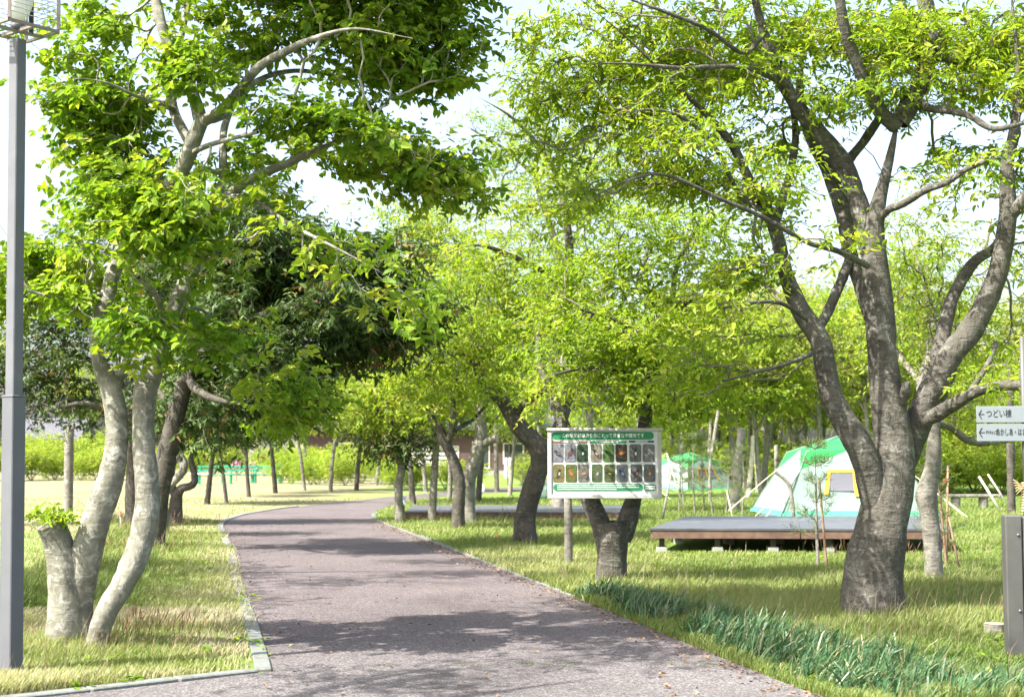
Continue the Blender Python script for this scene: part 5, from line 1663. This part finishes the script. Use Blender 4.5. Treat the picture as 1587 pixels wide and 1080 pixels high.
# ------------------------------------------------------------------ direction sign on its steel post
SY = 10.5
sb = at(1589, 1010, SY)
sg = thing('direction_sign', 'steel post at the right edge carrying two pale arrow sign plates', 'sign', (sb[0], sb[1], 0), R(-6))
k_ = SY / F
zt = at(1589, 798, SY)[2]
z_b = 0.0
MB().box((-.075, 0, zt / 2), (.118, .135, zt), bev=.008).build('steel_channel', M['post_grey'], sg)
MB().box((.05, 0, zt / 2 - .004), (.116, .128, zt - .008), bev=.008).build('steel_channel', M['post_grey'], sg)
for bx_ in (-.046, .012):
    for zz in (zt - .14, .35):
        MB().tube([(bx_, -.064, zz), (bx_, -.076, zz)], [.011, .009], 10).build('bolt', M['steel'], sg, True)
zp = at(1589, 610, SY)[2]
MB().tube([(.04, .02, zt - .1), (.04, .02, 2.35)], [.021, .021], 14).build('pole', M['post_grey'], sg, True)
m = MB()
for k in range(11):
    zz = zt + .02 + k * .02
    th = np.linspace(0, 2 * np.pi, 15)
    m.tube(np.stack([  .04 + .028 * np.cos(th), .02 + .028 * np.sin(th), zz + .02 * th / 6.28], 1), np.full(15, .009), 6, cap=False)
for k in range(6):
    m.tube([(.02, -.005, zt + .2), (-.005 - .006 * k, -.015, zt + .21 + .012 * (k - 2)), (-.04 - .004 * k, -.02, zt + .205 + .022 * (k - 2.5))], [.004, .0035, .002], 5)
m.build('straw_rope', M['straw_rope'], sg, True)
for idx, (y0, y1) in enumerate(((629, 655), (656.5, 684))):
    za, zb_ = at(1555, y0, SY)[2], at(1555, y1, SY)[2]
    hh = za - zb_
    xl = (1524 - 1589) * k_
    L_ = .62
    pl = empty('sign_plate', (0, 0, 0)); pl.parent = sg
    zc_ = (za + zb_) / 2
    MB().box((xl + L_ / 2, -.012, zc_), (L_, .012, hh - .004), bev=.002).build('plate', M['sign_plate'], pl)
    m = MB()
    yy = -.0195
    x0 = xl + .012
    ah = hh * .27
    for P in ([(0, 0), (.032, -.004), (.032, .004)], ):
        pass
    flat(m, [(.004, -.0035), (.044, -.0035), (.044, .0035), (.004, .0035)], x0, zc_, yy)
    flat(m, [(0, 0), (.020, ah), (.028, ah), (.009, 0), (.028, -ah), (.020, -ah)], x0, zc_, yy - .001)
    m.build('arrow', M['sign_ink'], pl)
    if idx == 0:
        text_mesh('つどい棟', .066, 'lettering', M['sign_ink'], pl, (xl + .066, yy, zc_ + .002), (math.pi / 2, 0, 0), .70, 'LEFT')
    else:
        text_mesh('デイキャンプ', .034, 'lettering', M['sign_ink'], pl, (xl + .062, yy, zc_ + .0), (math.pi / 2, 0, 0), .40, 'LEFT')
        text_mesh('あかしあ・はまなす', .060, 'lettering', M['sign_ink'], pl, (xl + .134, yy, zc_ + .001), (math.pi / 2, 0, 0), .52, 'LEFT')

# log end by the post
sl = gr(1541, 990)
lg = thing('log_stump', 'short pale topped log stump in the grass left of the steel sign post', 'stump', (sl[0], sl[1], 0))
th = np.linspace(0, 2 * np.pi, 22, endpoint=False)
MB().tube([(0, 0, -.03), (0, 0, .05), (.004, 0, .125)], [.088, .085, .082], 22, cap=False).build('bark', M['bark_grey'], lg, True)
m = MB(); rr_ = .0825
m.add([(rr_ * math.cos(t), rr_ * math.sin(t), .1255) for t in th] + [(0, 0, .13)], [(i, (i + 1) % 22, 22) for i in range(22)])
m.build('cut_face', M['cut_wood'], lg)

# ------------------------------------------------------------------ far furniture and buildings
def bench(px_, py_, rz, label, L=1.9):
    b = gr(px_, py_)
    r = thing('bench', label, 'bench', b, rz)
    for k in range(3):
        MB().box((0, -.12 + k * .14, .44), (L, .09, .03), bev=.005).build('seat_slat', M['bench_green'], r)
    for k in range(2):
        MB().box((0, .26, .64 + k * .17), (L, .025, .085), bev=.005).build('back_slat', M['bench_green'], r)
    for sx in (-1, 1):
        MB().box((sx * (L / 2 - .12), -.1, .21), (.07, .07, .42)).build('leg', M['bench_green'], r)
        MB().box((sx * (L / 2 - .12), .24, .43), (.07, .05, .86)).build('back_leg', M['bench_green'], r)
    return r


bench(333, 750, .05, 'green slatted bench at the left end of the bench row', 1.7)
bench(370, 748.5, .05, 'green slatted bench in the middle of the bench row', 1.8)
bench(412, 748.5, -.12, 'green bench at the right end, partly behind the forked grey tree', 1.6)
# a white low table at the benches' left
b0 = gr(312, 752)
tb = thing('white_table', 'low white table left of the green benches', 'table', b0)
MB().box((0, 0, .52), (1.1, .8, .05), bev=.01).build('table_top', M['lamp_white'], tb)
for sx in (-1, 1):
    MB().bar((sx * .3, .3, 0), (sx * .45, -.3, .5), .05).build('leg', M['lamp_white'], tb)
# pink flowers behind the benches
for k, (px_, py_) in enumerate(((366, 721), (391, 723))):
    p = at(px_, py_, 74)
    fl = thing('flowering_shrub', ['left', 'right'][k] + ' of two pink flower heads above the green benches', 'flowers', (p[0], p[1], 0))
    MB().tube([(0, 0, 0), (.05, 0, p[2] * .6), (0, 0, p[2])], [.02, .015, .01], 6).build('stem', M['twig'], fl)
    pos = rng.normal(size=(70, 3)) * .13 + np.array([0, 0, p[2]])
    obj_from(leaf_mesh('petals', pos, rng.normal(size=(70, 3)), unit(rng.normal(size=(70, 3))), np.full(70, .10), np.full(70, .08), rng.uniform(0, 1, 70), False), 'petals', M['pink'], fl)['kind'] = 'stuff'


def building(name, label, x0, x1, Y, depth, h, wall, roof, eave=.6, ridge=1.6, windows=(), plinth=True):
    c = ((x0 + x1) / 2, Y + depth / 2)
    r = thing(name, label, 'building', (c[0], c[1], 0))
    w = x1 - x0
    MB().box((0, 0, h / 2 + .15), (w, depth, h - .3)).build('wall', wall, r)
    if plinth:
        MB().box((0, 0, .15), (w + .3, depth + .3, .30)).build('plinth', M['concrete'], r)
    m = MB()
    a, b, e = w / 2 + eave, depth / 2 + eave, h + .004
    V = [(-a, -b, e), (a, -b, e), (a, b, e), (-a, b, e), (-a * .96, 0, e + ridge), (a * .96, 0, e + ridge)]
    V2 = [(p[0], p[1], p[2] + .15) for p in V]
    m.add(V + V2, [(6, 7, 11, 10), (8, 9, 10, 11), (9, 6, 10), (7, 8, 11), (0, 3, 2, 1), (0, 1, 7, 6), (1, 2, 8, 7), (2, 3, 9, 8), (3, 0, 6, 9)])
    m.build('roof', roof, r)
    for (wx, wz, ww, wh, kind) in windows:
        f = MB()
        y = -depth / 2 - .02
        f.box((wx, y, wz + wh / 2 + .04), (ww + .16, .06, .08)); f.box((wx, y, wz - wh / 2 - .04), (ww + .16, .06, .08))
        f.box((wx - ww / 2 - .04, y, wz), (.08, .06, wh)); f.box((wx + ww / 2 + .04, y, wz), (.08, .06, wh))
        fo = f.build('window', M['wall_cream'], r)
        MB().box((wx, y + .01, wz), (ww, .03, wh)).build('pane', M['glass_dark'], fo)
        if kind:
            sm = MB()
            for q in range(4):
                sm.box((wx, y - .02, wz - wh / 2 + (q + .5) * wh / 4), (ww * .96, .03, wh / 4 * .62))
            sm.build('shutter', M['wall_cream'], fo)
    return r


building('building', 'long low red brown building beyond the bend of the path', at(470, 725, 92)[0], at(862, 725, 92)[0], 92, 7, 2.9, M['wall_brown'], M['roof_dark'],
         windows=[(-.55, 1.25, 1.5, 1.1, 1), (1.15, 1.25, 1.3, 1.1, 1), (-5.5, 1.4, 1.2, 1.2, 0), (5.4, 1.4, 1.2, 1.2, 0), (3.3, 1.3, 1.0, 1.6, 0), (-3.2, 1.4, 1.0, 1.2, 0)])
building('house', 'grey roofed house behind the bushes at the far left', at(30, 720, 105)[0], at(112, 720, 105)[0], 105, 6, 2.3, M['wall_cream'], M['roof_dark'], windows=[(-.8, 1.3, .9, 1.0, 0), (.9, 1.3, .9, 1.0, 0)])
building('house', 'pale walled house glimpsed behind the bench trees', at(455, 720, 130)[0] - 4, at(455, 720, 130)[0] + 4, 130, 6, 3.6, M['wall_cream'], M['roof_dark'], windows=[(-1.6, 1.6, 1.0, 1.2, 0), (1.4, 1.6, 1.0, 1.2, 0)])
# stone monument
b0 = gr(596, 742)
mo = thing('stone_monument', 'pair of upright grey stones standing before the red brown building', 'monument', b0, .2)
for k, (x, w, h) in enumerate(((-.22, .5, .85), (.28, .34, 1.05))):
    m = MB()
    V = []
    n = 6
    for j, zz in enumerate(np.linspace(0, 1, 6)):
        for a in np.linspace(0, 2 * np.pi, 9, endpoint=False):
            rr__ = (1 - .18 * zz) * (1 + .08 * math.sin(3 * a + k + j))
            V.append((x + w / 2 * rr__ * math.cos(a), .16 * rr__ * math.sin(a), zz * h))
    Fc = [(j * 9 + i, j * 9 + (i + 1) % 9, (j + 1) * 9 + (i + 1) % 9, (j + 1) * 9 + i) for j in range(5) for i in range(9)] + [tuple(range(45, 54))]
    m.add(V, Fc).build('standing_stone', M['stone'], mo)
MB().box((0, 0, .06), (1.3, .7, .12), bev=.02).build('base_slab', M['concrete'], mo)
# white twin-post sign
b0 = gr(787, 752)
ws = thing('white_post_sign', 'white twin plate upright sign beyond the curved dark tree', 'sign', b0)
for sx in (-.095, .095):
    MB().box((sx, 0, .78), (.13, .04, .92), bev=.006).build('plate', M['lamp_white'], ws)
MB().box((0, .03, .6), (.06, .04, 1.2)).build('post', M['steel'], ws)
# small plates
b0 = gr(626, 806)
s1 = thing('small_sign', 'small pale blue plate on a thin dark post at the path bend', 'sign', b0)
MB().box((0, 0, .17), (.03, .03, .34)).build('post', M['black'], s1)
MB().box((-.02, -.02, .43), (.11, .015, .20), bev=.004).build('plate', M['bluewhite'], s1)
b0 = gr(747, 767)
s2 = thing('small_sign', 'small white plate on a short post beside the far path', 'sign', b0)
MB().box((0, 0, .07), (.04, .04, .14)).build('post', M['steel'], s2)
MB().box((0, -.02, .26), (.15, .02, .26), bev=.004).build('plate', M['lamp_white'], s2)
# log bench right
b0 = gr(1507, 788)
lb = thing('log_bench', 'low log bench at the edge of the wood behind the pale poles', 'bench', b0, .05)
MB().box((0, 0, .34), (1.5, .3, .08), bev=.02).build('seat_plank', M['bark_grey'], lb)
for sx in (-.45, .3):
    MB().tube([(sx, 0, 0), (sx, 0, .3)], [.13, .12], 12).build('log_leg', M['bark_grey'], lb)

# ------------------------------------------------------------------ grass
def ground_field(n, dmin, dmax, p, xr):
    u = rng.uniform(0, 1, n)
    e = 1 - p
    Y = (dmin ** e + u * (dmax ** e - dmin ** e)) ** (1 / e)
    X = rng.uniform(-xr, xr, n) * Y
    return X, Y


X, Y = ground_field(760000, 8.3, 46, 1.9, .44)
keep = ~in_poly(X, Y, poly)
for D in (D1, D2, D3):
    keep &= ~in_poly(X, Y, np.array(D))
pts = np.column_stack([X, Y, np.zeros_like(X)])
patch = wob(pts, .55)
patch2 = wob(pts + 40, 1.9)
leftside = X < np.interp(Y, left_edge[:, 1], left_edge[:, 0], left=-1.6) + .05
dens = np.where(leftside, .62 + .3 * patch + .2 * patch2, .9 + .2 * patch)
# the worn strip by the kerb corner and the bare ground of the field
edge_d = np.where(leftside, np.interp(Y, left_edge[:, 1], left_edge[:, 0], left=-1.6) - X, X - np.interp(Y, right_edge[:, 1], right_edge[:, 0]))
dens = np.where(leftside & (edge_d < .6), dens * (.25 + edge_d), dens)
frontd = (Y - 9.80) - (X + 1.72) * .86
dens = np.where(leftside & (frontd < 1.2) & (X > -3.0), dens * .62, dens)
fieldm = leftside & (X < -5.2) & (Y > 15)
dens = np.where(fieldm, dens * .35, dens)
bed = (~leftside) & (Y < 15) & (edge_d > .05) & (edge_d < 1.3)
dens = np.where(bed, 1.0, dens)
near = np.full(len(X), 9.0)
for bx_, by_, br_ in tree_bases:
    near = np.minimum(near, np.hypot(X - bx_, Y - by_) / br_)
dens = np.where(near < 2.2, 1.0, dens)
keep &= rng.uniform(0, 1, len(X)) < dens
keep &= ~(leftside & (edge_d < .14) & (Y < 22) & (rng.uniform(0, 1, len(X)) < np.clip((15.5 - Y) / 4, 0, 1)))
keep &= ~(leftside & (np.abs((Y - 9.80) - (X + 1.72) * .86) < .19) & (X > -4.6) & (Y < 9.9))
keep &= near > .38
X, Y, patch, patch2, leftside, edge_d, near, fieldm = [a[keep] for a in (X, Y, patch, patch2, leftside, edge_d, near, fieldm)]
n = len(X)
pts2 = np.column_stack([X, Y, np.zeros(n)])
h = np.where(leftside, .055 + .02 * patch + .02 * patch2, .085 + .03 * patch + .025 * patch2)
h = np.where(fieldm, .04, h)
h = h + np.exp(-(near / 1.3) ** 2) * np.where(leftside, .09, .03)
strip = leftside & (edge_d > 1.1) & (edge_d < 2.6) & (Y > 13.5) & (Y < 30)
h = np.where(strip, h + .07 + .06 * np.maximum(patch2, 0), h)
h = np.where(~leftside & (edge_d < .5), h * .7, h)
ctr = np.array(D1).mean(0)
h = np.where((~leftside) & (X > 1.8) & (X < 8.0) & (Y > 19.4) & (Y < 21.6), h * .45, h)
h = np.clip(h, .025, .5) * rng.uniform(.5, 1.35, n)
seed_ = rng.uniform(0, 1, n) < np.where(near < 2.5, .015, .0025)
h = np.where(seed_, h * 1.9 + .06, h)
w = np.where(seed_, .0006, .0022) + np.where(seed_, .00013, .00022) * Y
az = rng.uniform(0, 2 * np.pi, n)
ln_ = rng.uniform(.15, .75, n) * h
wind = np.array([.16, .03])
dx = np.cos(az) * ln_ + wind[0] * h
dy = np.sin(az) * ln_ + wind[1] * h
fx, fy = -np.sin(az + rng.uniform(-.5, .5, n)), np.cos(az)
fx = .7 * fx + .7 * np.sign(fx); fl_n = np.hypot(fx, fy); fx /= fl_n; fy /= fl_n
P0 = np.column_stack([X - fx * w, Y - fy * w, np.full(n, -.005)])
P1 = np.column_stack([X + fx * w, Y + fy * w, np.full(n, -.005)])
P2 = np.column_stack([X + dx * .4 + fx * w * .7, Y + dy * .4 + fy * w * .7, h * .62])
P3 = np.column_stack([X + dx * .4 - fx * w * .7, Y + dy * .4 - fy * w * .7, h * .62])
P4 = np.column_stack([X + dx, Y + dy, h])
V = np.stack([P0, P1, P2, P3, P4], 1).reshape(-1, 3)
o5 = (np.arange(n) * 5)[:, None]
loops = np.concatenate([o5 + np.array([[0, 1, 2, 3]]), o5 + np.array([[3, 2, 4]])], 1).ravel()
sizes = np.tile([4, 3], n)
dryness = np.where(leftside, .46 + .17 * patch + .14 * patch2, .36 + .13 * patch + .10 * patch2 + np.where((Y > 17) & (X < 2.2), .14, 0))
dryness = np.where(leftside & (edge_d < .8), dryness + .20 * (1 - edge_d / .8) + .06, dryness)
dryness = np.where(leftside & (Y < 13.5), dryness + .18 * wob(pts2, 2.2) + .19, dryness)
dryness = np.where(fieldm, .62 + .15 * patch2, dryness)
dryness = np.where(strip, dryness - .22, dryness)
v = dryness + rng.normal(0, .09, n)
v = np.where((near < 1.8) & leftside, v - .1, v)
v = np.where(seed_, np.where(rng.uniform(0, 1, n) < .5, .98, .86), np.minimum(v, .93))
me = mesh_np('grass', V, loops, sizes, False, {'v': np.repeat(np.clip(v, 0, 1), 5)})
tag(obj_from(me, 'grass', M['grass']), 'short and tall meadow grass on both sides of the path', 'grass', kind='stuff')

# broad leaved weeds and clover low in the lawn
n_r = 420
Xw, Yw = ground_field(n_r, 8.9, 22, 1.6, .42)
ok = ~in_poly(Xw, Yw, poly)
Xw, Yw = Xw[ok], Yw[ok]
n_r = len(Xw); q = 9
aw = rng.uniform(0, 6.28, (n_r, q))
hw_ = rng.uniform(.03, .11, (n_r, 1))
pos = np.stack([Xw[:, None] + rng.normal(0, .05, (n_r, q)), Yw[:, None] + rng.normal(0, .05, (n_r, q)), hw_ * rng.uniform(.3, 1, (n_r, q))], -1).reshape(-1, 3)
dw = np.stack([np.cos(aw), np.sin(aw), rng.uniform(0, .6, (n_r, q))], -1).reshape(-1, 3)
k = n_r * q
lw = np.repeat(rng.uniform(.025, .07, n_r), q)
me = leaf_mesh('lawn_weeds', pos, dw, unit(rng.normal(size=(k, 3)) * .3 + np.array([0, 0, 1.0])), lw, lw * .5, np.clip(rng.normal(.45, .2, k), 0, 1), True)
tag(obj_from(me, 'lawn_weeds', M['leaf_front']), 'small broad leaved weeds low in the grass', 'weeds', kind='stuff')
# reddish seeding grass round the foot of the pale tree and by the evergreens
n = 1500
cx0 = np.array([(-3.95, 10.3), (-2.75, 10.9), (-4.6, 10.6), (-5.4, 20.5), (-6.2, 26), (5.2, 19.0), (1.6, 29.0), (-1.0, 29.8)])
ck = rng.integers(0, len(cx0), n)
P_ = cx0[ck] + rng.normal(size=(n, 2)) * np.where(ck < 3, .22, .7)[:, None]
ok = ~in_poly(P_[:, 0], P_[:, 1], poly)
P_ = P_[ok]; n = len(P_)
hs_ = rng.uniform(.14, .38, n)
dd_ = np.column_stack([rng.normal(.12, .18, n), rng.normal(0, .15, n), np.ones(n)])
b_ = np.column_stack([P_, np.zeros(n)])
stem = leaf_mesh('seeding_grass', np.vstack([b_, b_ + unit(dd_) * (hs_ * .62)[:, None]]), np.vstack([dd_, dd_ + rng.normal(size=(n, 3)) * .1]), unit(rng.normal(size=(2 * n, 3)) * np.array([1, 1, .1]) + np.array([0, -1.0, 0])),
                 np.concatenate([hs_ * .75, hs_ * .38]), np.concatenate([np.full(n, .0035), np.full(n, .008)]), np.concatenate([np.full(n, .45), np.clip(rng.normal(1.02, .03, n), 0, 1)]), False)
tag(obj_from(stem, 'seeding_grass', M['grass']), 'thin reddish seeding grass round the feet of the left trees', 'grass', kind='stuff')

# moss and tiny weeds in the joint that crosses the path
n = 420
Xj = rng.uniform(-1.0, 1.5, n)
Xj = Xj[(wob(np.column_stack([Xj, Xj * 0, Xj * 0]), 3.0) > -.2)]
n = len(Xj)
Yj = 10.15 + .02 * Xj + rng.normal(0, .012, n)
pos = np.column_stack([Xj, Yj, np.full(n, .004)])
dj = np.column_stack([rng.normal(size=n), rng.normal(size=n), rng.uniform(.2, 1.2, n)])
me = leaf_mesh('joint_moss', pos, dj, unit(rng.normal(size=(n, 3)) + np.array([0, 0, .6])), rng.uniform(.008, .022, n), rng.uniform(.004, .009, n), rng.uniform(.2, .6, n), False)
tag(obj_from(me, 'joint_moss', M['grass']), 'thin line of moss in the joint across the near path', 'moss', kind='stuff')

# strap-leaved plants along the right edge of the path
cl = []
for k in range(760):
    t = rng.uniform(0, 1) ** .9
    Yc = 15.0 - 6.7 * t
    xe = np.interp(Yc, right_edge[:, 1], right_edge[:, 0])
    wdt = .25 + .95 * t
    Xc = xe + .09 + rng.uniform(0, 1) ** 1.1 * wdt + .1 * t
    if wob(np.array([Xc, Yc, 3.0]), 1.6) < -.95:
        continue
    cl.append((Xc, Yc))
cl = np.array(cl)
per = 13
n = len(cl) * per
base = np.repeat(cl, per, 0) + rng.normal(size=(n, 2)) * .055
L = np.repeat(rng.uniform(.45, 1.2, len(cl)), per) * rng.uniform(.13, .28, n)
az = rng.normal(0.0, 1.6, n)
lean = rng.uniform(.1, 1.0, n)
dirx, diry = np.cos(az) * lean + .16, np.sin(az) * lean
wv = rng.uniform(.0038, .0072, n)
fa = rng.uniform(0, 2 * np.pi, n)
rows = []
for s_, wf in ((0, .8), (.3, 1), (.6, .95), (.85, .6), (1.0, .0)):
    cxx = base[:, 0] + dirx * L * (s_ ** 1.7)
    cyy = base[:, 1] + diry * L * (s_ ** 1.7)
    czz = L * s_ * (1 - .22 * lean * s_ * s_ * 2)
    if wf > 0:
        rows.append(np.column_stack([cxx - np.cos(fa) * wv * wf, cyy - np.sin(fa) * wv * wf, czz]))
        rows.append(np.column_stack([cxx + np.cos(fa) * wv * wf, cyy + np.sin(fa) * wv * wf, czz]))
    else:
        rows.append(np.column_stack([cxx, cyy, czz]))
V = np.stack(rows, 1).reshape(-1, 3)
o9 = (np.arange(n) * 9)[:, None]
loops = np.concatenate([o9 + np.array([[0, 1, 3, 2]]), o9 + np.array([[2, 3, 5, 4]]), o9 + np.array([[4, 5, 7, 6]]), o9 + np.array([[6, 7, 8]])], 1).ravel()
sizes = np.tile([4, 4, 4, 3], n)
v = np.clip(rng.normal(.5, .22, n), 0, 1)
v = np.where(rng.uniform(0, 1, n) < .08, 1.0, v)
me = mesh_np('strap_leaved_plants', V, loops, sizes, False, {'v': np.repeat(v, 9)})
tag(obj_from(me, 'strap_leaved_plants', M['strap']), 'bed of blue green strap leaved plants along the right path edge', 'plants', kind='stuff')

# dry leaves scattered by the right edge and a few on the path
n = 3200
Yl = rng.uniform(8.6, 30, n)
xe = np.interp(Yl, right_edge[:, 1], right_edge[:, 0])
Xl = xe - np.abs(rng.normal(0, .22, n)) + .12
m_ = rng.uniform(0, 1, n) < .12
Xl = np.where(m_, xe - rng.uniform(0, 3.2, n), Xl)
m2 = rng.uniform(0, 1, n) < .16
Xl = np.where(m2, np.interp(Yl, left_edge[:, 1], left_edge[:, 0]) + rng.normal(-.05, .3, n), Xl)
Xl = np.where((Xl < -1.6) & (Yl < 9.9), 1.0, Xl)
pos = np.column_stack([Xl, Yl, np.full(n, .008)])
d_ = np.column_stack([rng.normal(size=n), rng.normal(size=n), rng.normal(size=n) * .25])
nr_ = unit(np.column_stack([rng.normal(size=n) * .4, rng.normal(size=n) * .4, np.ones(n)]))
sz_ = rng.uniform(.012, .045, n)
me = leaf_mesh('fallen_leaves', pos + np.array([0, 0, .006]), d_, nr_, sz_, sz_ * .55, rng.uniform(0, 1, n), True)
tag(obj_from(me, 'fallen_leaves', M['litter']), 'dry brown leaves fallen along the right edge of the path', 'fallen leaves', kind='stuff')

print('tris', sum(sum(len(p.vertices) - 2 for p in m.polygons) if len(m.polygons) < 2000 else len(m.loops) - 2 * len(m.polygons) for m in bpy.data.meshes))
